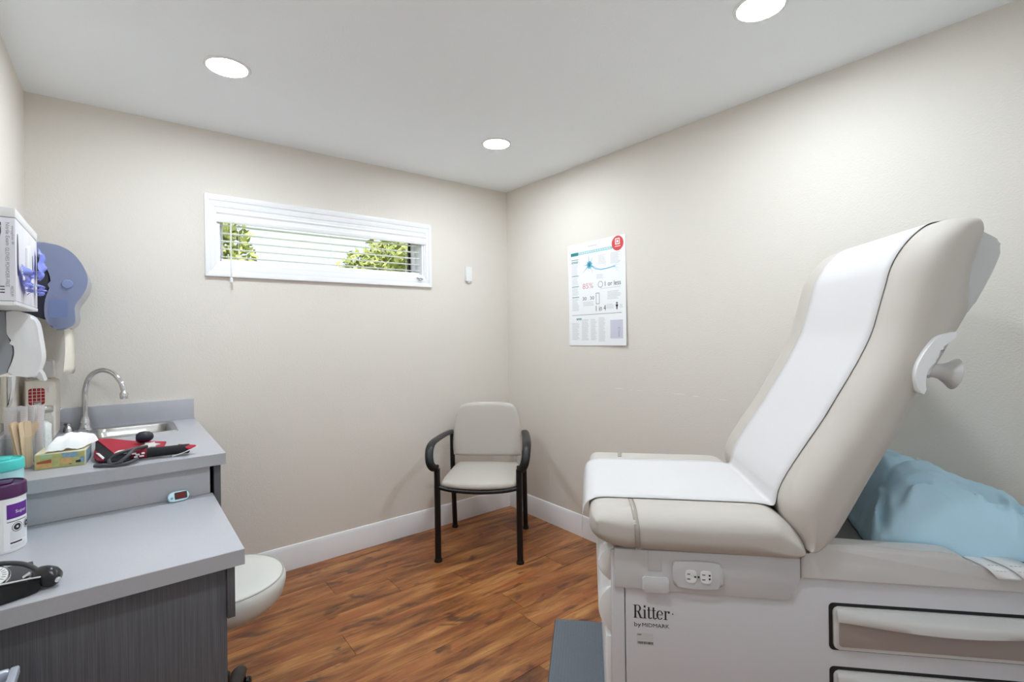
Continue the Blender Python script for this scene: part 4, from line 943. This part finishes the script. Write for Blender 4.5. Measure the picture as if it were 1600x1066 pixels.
# ivory wall bottle at the far left
IB = thing('lotion_dispenser', 'small ivory wall dispenser with white front, below the white soap dispenser', 'dispenser', (XL, 2.44, 1.06))
bm = BM(); box(bm, (XL, 2.405, 1.06), (-.316, 2.475, 1.222), .004); obj('body', bm, 'ivory', IB, world=True)
bm = BM(); prism(bm, [(-.3155, 1.222), (-.302, 1.219), (-.304, 1.19), (-.3085, 1.15), (-.313, 1.118), (-.3155, 1.115)], 2.405, 2.475, 'v', bev=.003); obj('front_cover', bm, 'whitep', IB, world=True)

# sharps container
SH = thing('sharps_container', 'ivory sharps container with red grid label in the counter corner', 'container', (-.285, 2.82, ZC))
bm = BM(); prism(bm, [(XL+.021, .9415), (-.250, .9300), (-.234, .9295), (-.222, .95), (-.220, 1.14), (-.222, 1.172), (-.236, 1.180), (XL+.021, 1.180)], 2.745, 2.93, 'v', bev=.008, seg=3); obj('body', bm, 'ivory', SH, world=True)
bm = BM(); prism(bm, rrect(-.301, 1.082, -.253, 1.149, .009), 2.7440, 2.746, 'v'); obj('red_label', bm, 'red', SH, world=True, smooth=0)
bm = BM()
for x in (-.2895, -.277, -.2645): box(bm, (x-.0009, 2.7432, 1.082), (x+.0009, 2.7442, 1.149))
for z in (1.0965, 1.110, 1.1235, 1.1365): box(bm, (-.301, 2.7432, z-.0008), (-.253, 2.7442, z+.0008))
obj('label_grid', bm, 'ivory', SH, world=True, smooth=0)
bm = BM(); box(bm, (-.244, 2.7425, 1.128), (-.240, 2.746, 1.151), .001); obj('latch', bm, 'lgrey', SH, world=True)
bm = BM(); lathe(bm, [(0, 0), (.007, 0), (.007, .006), (.004, .010), (0, .011)], 12, mtx=Matrix.Translation((-.220, 2.87, 1.045)) @ Matrix.Rotation(PI/2, 4, 'Y')); obj('lock', bm, 'chrome', SH, world=True)
bm = BM(); box(bm, (-.30, 2.86, 1.1805), (-.2385, 2.94, 1.256), .004); WBx = obj('white_carton', bm, 'whitep', None, origin=(-.27, 2.90, 1.1805)); tag(WBx, 'small white box standing on top of the ivory sharps container', 'box')

# jars, stick holder
def jar(loc, label):
    t = thing('glass_jar', label, 'jar', loc, 0, 'glass jars on the counter')
    bm = BM(); lathe(bm, [(0, .0005), (.041, .0005), (.044, .006), (.044, .118), (.040, .130), (.038, .140), (.035, .140), (.037, .129), (.041, .117), (.041, .008), (0, .006)], 28); obj('body', bm, 'acryl', t, smooth=50)
    bm = BM(); lathe(bm, [(0, .1405), (.0425, .1405), (.0435, .144), (.0435, .160), (.041, .164), (.012, .166), (.009, .172), (.012, .180), (0, .184)], 28); obj('lid', bm, 'steel', t, smooth=50)
    bm = BM(); lathe(bm, [(0, .007), (.036, .008), (.0385, .02), (.038, .06), (.037, .095), (.025, .108), (0, .11)], 18)
    for v in bm.verts: v.co += Vector((v.co.x, v.co.y, 0))*.06*noise.noise(v.co*90)
    obj('cotton', bm, 'cotton', t, smooth=70)
    return t
jar((-.256, 2.56, ZC), 'glass jar of cotton with metal lid, standing nearer the sharps container')
jar((-.268, 2.43, ZC), 'glass jar of cotton with metal lid, standing right behind the wooden sticks')
HX0, HX1, HY0, HY1 = XL+.024, -.236, 2.205, 2.375
HO = thing('stick_holder', 'clear acrylic holder full of wooden sticks beside the tissue box', 'holder', ((HX0+HX1)/2, (HY0+HY1)/2, ZC))
bm = BM(); w = .002; hh = ZC+.105
box(bm, (HX0, HY0, ZC+.0005), (HX1, HY1, ZC+.003)); box(bm, (HX0, HY0, ZC+.003), (HX1, HY0+w, hh)); box(bm, (HX0, HY1-w, ZC+.003), (HX1, HY1, hh)); box(bm, (HX0, HY0+w, ZC+.003), (HX0+w, HY1-w, hh)); box(bm, (HX1-w, HY0+w, ZC+.003), (HX1, HY1-w, hh)); box(bm, (HX0+w, 2.288, ZC+.003), (HX1-w, 2.29, hh))
obj('case', bm, 'acryl', HO, world=True, smooth=0)
st0 = None
sticks = [(-.2420, 2.216, -.004, 0.00), (-.2460, 2.222, -.012, .02), (-.2500, 2.214, -.018, -.01), (-.2535, 2.221, -.024, .02), (-.2570, 2.215, -.030, 0), (-.2605, 2.222, -.024, .01), (-.2640, 2.214, -.020, .02), (-.2675, 2.221, -.012, 0), (-.2710, 2.215, -.006, .01), (-.292, 2.214, .060, 0), (-.286, 2.229, .066, .03), (-.281, 2.243, .056, .02)]
slab = ['rightmost wooden tongue stick in the clear holder', 'wooden tongue stick second from the right in the clear holder']
for i, (x, y, ln, ly) in enumerate(sticks):
    if st0 is None:
        bm = BM(); prism(bm, rrect(-.0085, 0, .0085, .152, .008, 4), -.0009, .0009, 'v'); o = obj('tongue_stick', bm, 'wood', None, smooth=30); st0 = o
    else: o = st0.copy(); C.objects.link(o)
    o.location = (x, y, ZC+.0045); o.rotation_euler = (ly*.5, math.atan2(ln, .15), (.75+.14*((i*7) % 5-2) if i < 9 else .15))
    ORD = ('first', 'second', 'third', 'fourth', 'fifth', 'sixth', 'seventh', 'eighth', 'ninth')
    tag(o, ORD[i]+' upright wooden tongue stick from the right in the clear holder' if i < 9 else ORD[i-9]+' wooden tongue stick leaning to the left in the clear holder', 'stick', 'wooden tongue sticks standing upright' if i < 9 else 'wooden tongue sticks leaning sideways')
sw0 = None
for i in range(9):
    x = HX0+.008+.0088*i
    if sw0 is None:
        bm = BM(); prism(bm, rrect(-.009, 0, .009, .188, .002, 2), -.0012, .0012, 'v', bev=.0005); o = obj('swab_packet', bm, 'paper', None, smooth=30); sw0 = o
        bm = BM(); rr = random.Random(3)
        for k in range(16): quad(bm, [(-.006, -.0014, .06+.0075*k), (-.006+.011*rr.uniform(.5, 1), -.0014, .06+.0075*k), (.004, -.0014, .0615+.0075*k), (-.006, -.0014, .0615+.0075*k)])
        obj('printing', bm, mat('swab_ink', (224, 190, 180), .7), sw0, smooth=0)
    else: o = copy_tree(sw0)
    o.location = (x, 2.312+.012*((i*5) % 4), ZC+.0045); o.rotation_euler = (.06*((i*3) % 3-1)*.4, .04*((i*7) % 3-1), .15*((i*4) % 5-2))
    tag(o, ORD[i]+' white paper swab packet from the wall, standing behind the wooden sticks', 'packet', 'paper swab packets in the clear holder')

# tissue box
TB = thing('tissue_box', 'flat green and tan patterned tissue box at the counter edge', 'tissue box', (-.2262, 2.172, ZC), math.radians(-5))
bw, bd, bh = .124, .122, .050
bm = BM(); box(bm, (0, 0, .0005), (bw, bd, bh), .0012); obj('carton', bm, 'cream', TB)
def fr(bm, pts, v=-.0004): quad(bm, [(a*bw, v, b*bh) for a, b in pts])
for nm, m, polys in (('pattern', 'olive', [[(.01, .03), (.98, .03), (.98, .93), (.01, .93)]]), ('pattern', 'sand', [[(.03, .1), (.33, .1), (.33, .5), (.03, .42)], [(.5, .25), (.72, .2), (.72, .62), (.5, .6)]]),
                     ('pattern', 'mint', [[(.12, .68), (.34, .72), (.34, .9), (.12, .9)]]), ('pattern', 'brick', [[(.04, .38), (.32, .38), (.32, .62), (.04, .50)]]), ('pattern', 'slate', [[(.56, .62), (.84, .58), (.84, .93), (.5, .93)], [(.84, .2), (.98, .2), (.98, .55), (.9, .6)]]),
                     ('pattern', 'ink', [[(.80, .22), (.90, .22), (.90, .40), (.80, .36)], [(.66, .16), (.72, .16), (.72, .2), (.66, .2)]])):
    bm = BM()
    for k, pl in enumerate(polys): fr(bm, pl, {'olive': -.0003, 'sand': -.0006, 'mint': -.0006, 'brick': -.0009, 'slate': -.0007, 'ink': -.0010}[m])
    obj(nm, bm, m, TB, smooth=0)
bm = BM(); quad(bm, [(bw+.0004, .01, .004), (bw+.0004, bd-.01, .004), (bw+.0004, bd-.01, bh-.004), (bw+.0004, .01, bh-.004)]); obj('pattern', bm, 'slate', TB, smooth=0)
bm = BM(); g = []
for i in range(17):
    row = []
    for j in range(13):
        s, t = i/16*2-1, j/12*2-1
        r_ = max(abs(s), abs(t)); x = .082+.046*s+.014*t; y = .064+.060*t+.008*s
        z = bh+.001+.036*math.sqrt(max(0, 1-r_*r_))+.010*(1-r_)*(1+noise.noise(Vector((s*2.3, t*2.5, 2))))+.014*max(0, noise.noise(Vector((s*2+4, t*1.2, 7))))+.007*(.3-abs(noise.noise(Vector((s*3.2+t*1.5, t*2.6, 3)))))+.004
        row.append(bm.verts.new((x, y, max(z, bh+.0012))))
    g.append(row)
for a, b in zip(g, g[1:]):
    for j in range(12): bm.faces.new((a[j], a[j+1], b[j+1], b[j]))
ts = obj('tissue', bm, 'tissue', TB, smooth=70)

# red and black blood pressure cuff
CU = thing('blood_pressure_cuff', 'red and black fabric blood pressure cuff with grey hose on the sink worktop', 'medical cuff', (0, 0, ZC))
def slab(bm, pts, th):   # pts: (x,y,z) polygon thickened downward
    A = [bm.verts.new(p) for p in pts]; B = [bm.verts.new((p[0], p[1], max(.0008, p[2]-th))) for p in pts]
    bm.faces.new(A); bm.faces.new(B[::-1])
    for i in range(len(A)): bm.faces.new((A[i], B[i], B[(i+1) % len(A)], A[(i+1) % len(A)]))
bm = BM(); slab(bm, [(-.086, 2.428, .040), (-.040, 2.362, .045), (.004, 2.285, .045), (.051, 2.238, .042), (.121, 2.235, .032), (.104, 2.122, .030), (.041, 2.117, .035), (.012, 2.125, .035), (-.028, 2.131, .030)], .006); obj('red_flap', bm, 'redfab', CU, smooth=25)
bm = BM(); slab(bm, [(-.086, 2.418, .037), (-.083, 2.307, .030), (-.082, 2.220, .020), (-.070, 2.155, .012), (-.048, 2.128, .010), (.0, 2.105, .006), (.03, 2.105, .008), (.02, 2.125, .024), (-.028, 2.138, .0265)], .020); obj('black_fold', bm, 'blkfab', CU, smooth=25)
bm = BM(); slab(bm, [(-.0835, 2.264, .0285), (-.0840, 2.187, .020), (-.072, 2.134, .014), (-.054, 2.122, .0135), (-.062, 2.185, .0240), (-.074, 2.217, .0265)], .004); obj('wine_band', bm, 'wine', CU, smooth=25)
bm = BM(); slab(bm, [(-.078, 2.200, .0275), (-.069, 2.190, .0270), (-.054, 2.135, .0200), (-.059, 2.130, .0180), (-.071, 2.172, .0245)], .003); obj('white_stripe', bm, 'whitep', CU, smooth=25)
bm = BM(); tube(bm, cr([(.008, 2.128, .017), (.052, 2.118, .020), (.09, 2.108, .021), (.125, 2.102, .021), (.160, 2.106, .020), (.180, 2.112, .018)], 3), [.013, .015, .017, .018, .0185, .019, .0195, .0195, .0195, .019, .0185, .018, .017, .0155, .014, .012], 14, flat=.0165); obj('rolled_sleeve', bm, 'blkfab', CU, smooth=60)
bm = BM(); tube(bm, cr([(.018, 2.1255, .0187), (.04, 2.1205, .0200), (.062, 2.1158, .0206)], 4), [.0172, .0176, .0180, .0184, .0188, .0190, .0192, .0194, .0195], 14, flat=.0178, caps=False); obj('wine_cuff_band', bm, 'wine', CU, smooth=60)
bm = BM()
for k, (x, z, w_) in enumerate(((.018, .026, .012), (.028, .021, .011), (.038, .015, .013), (.024, .014, .010), (.044, .024, .009))): box(bm, (x, 2.0985-.10*(x-.02), z-.002), (x+w_, 2.1040-.10*(x-.02), z+.003), .0008)
o = obj('white_print', bm, 'whitep', CU); o['kind'] = 'stuff'
bm = BM(); slab(bm, [(.150, 2.118, .037), (.199, 2.100, .030), (.203, 2.090, .026), (.181, 2.090, .022), (.158, 2.096, .030)], .004); obj('red_tip', bm, 'redfab', CU, smooth=25)
bm = BM(); slab(bm, [(.202, 2.094, .027), (.206, 2.084, .028), (.168, 2.066, .018), (.129, 2.082, .004), (.160, 2.092, .009)], .003); obj('white_edge', bm, 'whitep', CU, smooth=25)
bm = BM(); slab(bm, [(-.029, 2.132, .0315), (-.016, 2.139, .0335), (.003, 2.130, .0365), (.015, 2.124, .0370), (.012, 2.131, .0372), (-.004, 2.140, .0368), (-.018, 2.148, .0352)], .0016); obj('white_curve', bm, 'whitep', CU, smooth=25)
bm = BM(); star = []
for k in range(12):
    a = 2*PI*k/12; r_ = (.026 if k % 2 == 0 else .014); star.append((.070+r_*1.1*math.cos(a), 2.140+r_*math.sin(a)*1.2, .0435+.004*math.sin(a)))
slab(bm, star, .004); obj('silver_badge', bm, 'lgrey', CU, smooth=25)
bm = BM(); lathe(bm, [(0, -.026), (.012, -.025), (.019, -.015), (.021, 0), (.018, .014), (.009, .025), (0, .027)], 18, mtx=Matrix.Translation((.056, 2.205, .062)) @ Matrix.Rotation(PI/2, 4, 'Y')); obj('bulb', bm, 'navy', CU, smooth=60)
bm = BM(); tube(bm, cr([(.060, 2.118, .043), (.035, 2.098, .045), (.020, 2.075, .043), (.005, 2.052, .030), (-.015, 2.044, .015), (-.036, 2.060, .010), (-.040, 2.090, .018), (-.022, 2.090, .033), (.004, 2.095, .040), (.03, 2.105, .043)], 6), .0052, 10); obj('hose', bm, 'rubber', CU, smooth=60)
bm = BM(); tube(bm, cr([(-.078, 2.080, .007), (-.057, 2.066, .007), (-.018, 2.044, .007), (.010, 2.048, .009), (.026, 2.062, .012), (.032, 2.085, .010)], 6), .0055, 10); obj('hose', bm, 'rubber', CU, smooth=60)

# oximeter leaning on the panel
OX = thing('pulse_oximeter', 'pale blue finger pulse oximeter with dark red screen leaning on the grey panel', 'oximeter', (.142, 2.012, ZD), math.radians(6))
om = Matrix.Rotation(math.radians(-24), 4, 'X')
bm = BM(); prism(bm, rrect(-.030, .001, .030, .034, .014, 6), -.006, .010, 'v', bev=.004, seg=3, mtx=om); obj('shell', bm, 'oxi', OX, smooth=50)
bm = BM(); prism(bm, rrect(-.028, .004, .028, .036, .014, 6), .0105, .024, 'v', bev=.004, seg=3, mtx=om); obj('back_shell', bm, mat('oxi_teal', (150, 206, 220), .35), OX, smooth=50)
bm = BM(); prism(bm, rrect(-.012, .007, .024, .030, .003), -.0072, -.0055, 'v', mtx=om); sc = obj('screen', bm, 'blackp', OX)
bm = BM(); prism(bm, rrect(-.006, .010, .019, .027, .002), -.0077, -.0065, 'v', mtx=om); obj('readout', bm, 'screenred', sc)
bm = BM(); lathe(bm, [(0, 0), (.004, 0), (.004, .0015), (0, .002)], 12, mtx=om @ Matrix.Translation((-.020, -.0058, .013)) @ Matrix.Rotation(PI/2, 4, 'X')); obj('button', bm, 'slate', OX)

# wipes canisters
def canister(loc, r, h, lid_h, bodym, lidm, label, rz=0):
    t = thing('wipes_canister', label, 'canister', loc, rz)
    bm = BM(); lathe(bm, [(0, .0005), (r*.93, .0005), (r*.96, .006), (r*.97, h-lid_h-.004), (r*.96, h-lid_h), (0, h-lid_h)], 36); obj('body', bm, bodym, t, smooth=50)
    bm = BM(); lathe(bm, [(r*.98, h-lid_h+.0003), (r*1.02, h-lid_h+.002), (r, h-.004), (r*.95, h), (r*.88, h+.001), (r*.86, h-.003), (0, h-.003)], 36); box(bm, (-.018, -.024, h-.0035), (.024, .016, h+.003), .002); obj('lid', bm, lidm, t, smooth=50)
    return t
PC = canister((-.261, 1.868, ZD), .051, .178, .036, 'whitep', 'purple', 'white wipes canister with a dark purple lid on the lower desk')
def on_can(bm, r, a0):    # wrap flat (x along the arc, y up) onto the cylinder, a0 = angle of x=0
    for v in bm.verts:
        a = a0+v.co.x/r; v.co = Vector((r*math.cos(a), r*math.sin(a), v.co.y))
    return bm
def strips(bm, x0, x1, y0, y1, n=6):
    for k in range(n): a, b = x0+(x1-x0)*k/n, x0+(x1-x0)*(k+1)/n; quad(bm, [(a, y0, 0), (b, y0, 0), (b, y1, 0), (a, y1, 0)])
A0 = math.radians(-62); rc = .0497
bm = BM(); strips(bm, -.012, .062, .006, .128); obj('label_sheet', on_can(bm, rc, A0), mat('label_paper', (238, 238, 240), .5), PC, smooth=60)
bm = BM(); strips(bm, -.006, .050, .088, .126); obj('label_block', on_can(bm, rc+.0003, A0), 'violet', PC, smooth=60)
bm = text_bm('Super', .030, .011, None, Matrix.Translation((.012, .098, 0))); obj('lettering', on_can(bm, rc+.0006, A0), 'whitep', PC, smooth=0)
bm = BM(); strips(bm, -.006, .045, .0795, .0812)
def can_ring(bm, cx, cy, ro, ri):
    for k in range(20): a, b = 2*PI*k/20, 2*PI*(k+1)/20; quad(bm, [(cx+ro*math.cos(a), cy+ro*math.sin(a), 0), (cx+ro*math.cos(b), cy+ro*math.sin(b), 0), (cx+ri*math.cos(b), cy+ri*math.sin(b), 0), (cx+ri*math.cos(a), cy+ri*math.sin(a), 0)])
for cx in (.016, .046): can_ring(bm, cx, .064, .0125, .0113); can_ring(bm, cx, .064, .0085, .003)
strips(bm, .0, .028, .0225, .0265); obj('label_marks', on_can(bm, rc+.0006, A0), 'ink', PC, smooth=0)['kind'] = 'stuff'
bm = BM(); rr = random.Random(8)
for k in range(8): strips(bm, .0, .05-.012*rr.random(), .030+.0034*k, .0312+.0034*k)
for k in range(3): strips(bm, .0, .045-.012*rr.random(), .010+.0034*k, .0112+.0034*k)
obj('label_text', on_can(bm, rc+.0005, A0), 'ink3', PC, smooth=0)
canister((-.276, 1.975, ZD), .050, .222, .030, 'paleblue', 'teal', 'pale blue wipes canister with a teal lid behind the purple lidded one')

# black blood pressure kit with bulb at the desk edge
BK = thing('pressure_gauge_kit', 'black blood pressure gauge kit with rubber bulb at the near edge of the desk', 'medical kit', (0, 0, ZD))
bm = BM()
lo_ = [(XL+.005, 1.462), (-.22, 1.468), (-.165, 1.488), (-.150, 1.502), (-.158, 1.525), (-.20, 1.54), (XL+.005, 1.545)]
hz = [.046, .045, .036, .030, .024, .026, .03]
A = [bm.verts.new((x, y, .001)) for x, y in lo_]; B = [bm.verts.new((x+.004*(i in (3,)), y+.006*(i < 3), z)) for i, ((x, y), z) in enumerate(zip(lo_, hz))]
bm.faces.new(A[::-1]); bm.faces.new(B)
for i in range(7): bm.faces.new((A[i], A[(i+1) % 7], B[(i+1) % 7], B[i]))
bmesh.ops.bevel(bm, geom=list(bm.edges), offset=.004, segments=2, affect='EDGES'); obj('cuff_pouch', bm, mat('black_leatherette', (14, 14, 16), .3), BK, smooth=40)
bm = BM(); tube(bm, [(XL+.006, 1.464, .0472), (-.222, 1.471, .0468), (-.165, 1.489, .0385), (-.149, 1.498, .034)], .0016, 6); obj('silver_trim', bm, 'lgrey', BK)
bm = BM(); slab(bm, [(XL+.006, 1.55, .004), (-.178, 1.56, .004), (-.170, 1.612, .016), (-.176, 1.640, .026), (XL+.006, 1.635, .026)], .003); obj('rear_flap', bm, 'rubber', BK, smooth=25)
bm = BM(); gm = Matrix.Translation((-.238, 1.572, .030)) @ Matrix.Rotation(math.radians(28), 4, 'X'); lathe(bm, [(0, -.016), (.030, -.016), (.034, -.010), (.034, .0), (.031, .003), (.030, .001), (0, .001)], 30, mtx=gm); gd = obj('gauge', bm, 'chrome', BK, smooth=50)
bm = BM(); lathe(bm, [(0, .0012), (.0295, .0012), (.0295, .002), (0, .002)], 30, mtx=gm); obj('gauge_face', bm, 'whitep', gd, smooth=0)
bm = BM()
for k in range(20): box(bm, (.020, -.0005, .0021), (.027, .0005, .0026), mtx=gm @ Matrix.Rotation(2*PI*k/24-.5, 4, 'Z'))
box(bm, (-.004, -.0008, .0023), (.022, .0008, .003), mtx=gm @ Matrix.Rotation(1.1, 4, 'Z')); obj('gauge_marks', bm, 'ink', gd, smooth=0)
bm = BM(); ba = Vector((.42, -.55, -.10)).normalized(); bmx = frame((-.143, 1.521, .0225), Vector((ba.y, -ba.x, 0)), Vector((0, 0, 1)))
zb = ba; xb = Vector((0, 0, 1)).cross(zb).normalized(); yb = zb.cross(xb)
bmx = Matrix(((xb.x, yb.x, zb.x, -.140), (xb.y, yb.y, zb.y, 1.524), (xb.z, yb.z, zb.z, .0235), (0, 0, 0, 1)))
lathe(bm, [(0, -.034), (.008, -.033), (.015, -.026), (.0205, -.010), (.022, .006), (.019, .018), (.010, .025), (.008, .028), (0, .028)], 24, mtx=bmx); BU = obj('bulb', bm, mat('black_rubber', (34, 33, 35), .28), BK, smooth=60)
bm = BM(); lathe(bm, [(0, .026), (.0055, .026), (.006, .032), (.003, .0335), (0, .0325)], 14, mtx=bmx); obj('valve', bm, 'chrome', BU)
bm = BM(); tube(bm, cr([(-.156, 1.548, .026), (-.168, 1.570, .034), (-.195, 1.592, .044), (-.24, 1.604, .050), (-.30, 1.600, .050), (XL+.008, 1.592, .048)], 5), .0052, 10); obj('hose', bm, 'rubber', BK, smooth=60)
bm = BM(); lathe(bm, [(0, 0), (.005, 0), (.005, .014), (0, .014)], 10, mtx=Matrix.Translation((-.176, 1.508, .036)) @ Matrix.Rotation(1.0, 4, 'Y')); obj('connector', bm, 'chrome', BK)
bm = BM(); quad(bm, [(-.30, 1.4615, .006), (-.248, 1.4645, .006), (-.250, 1.4655, .022), (-.30, 1.4625, .022)]); obj('white_tag', bm, 'whitep', BK, smooth=0)
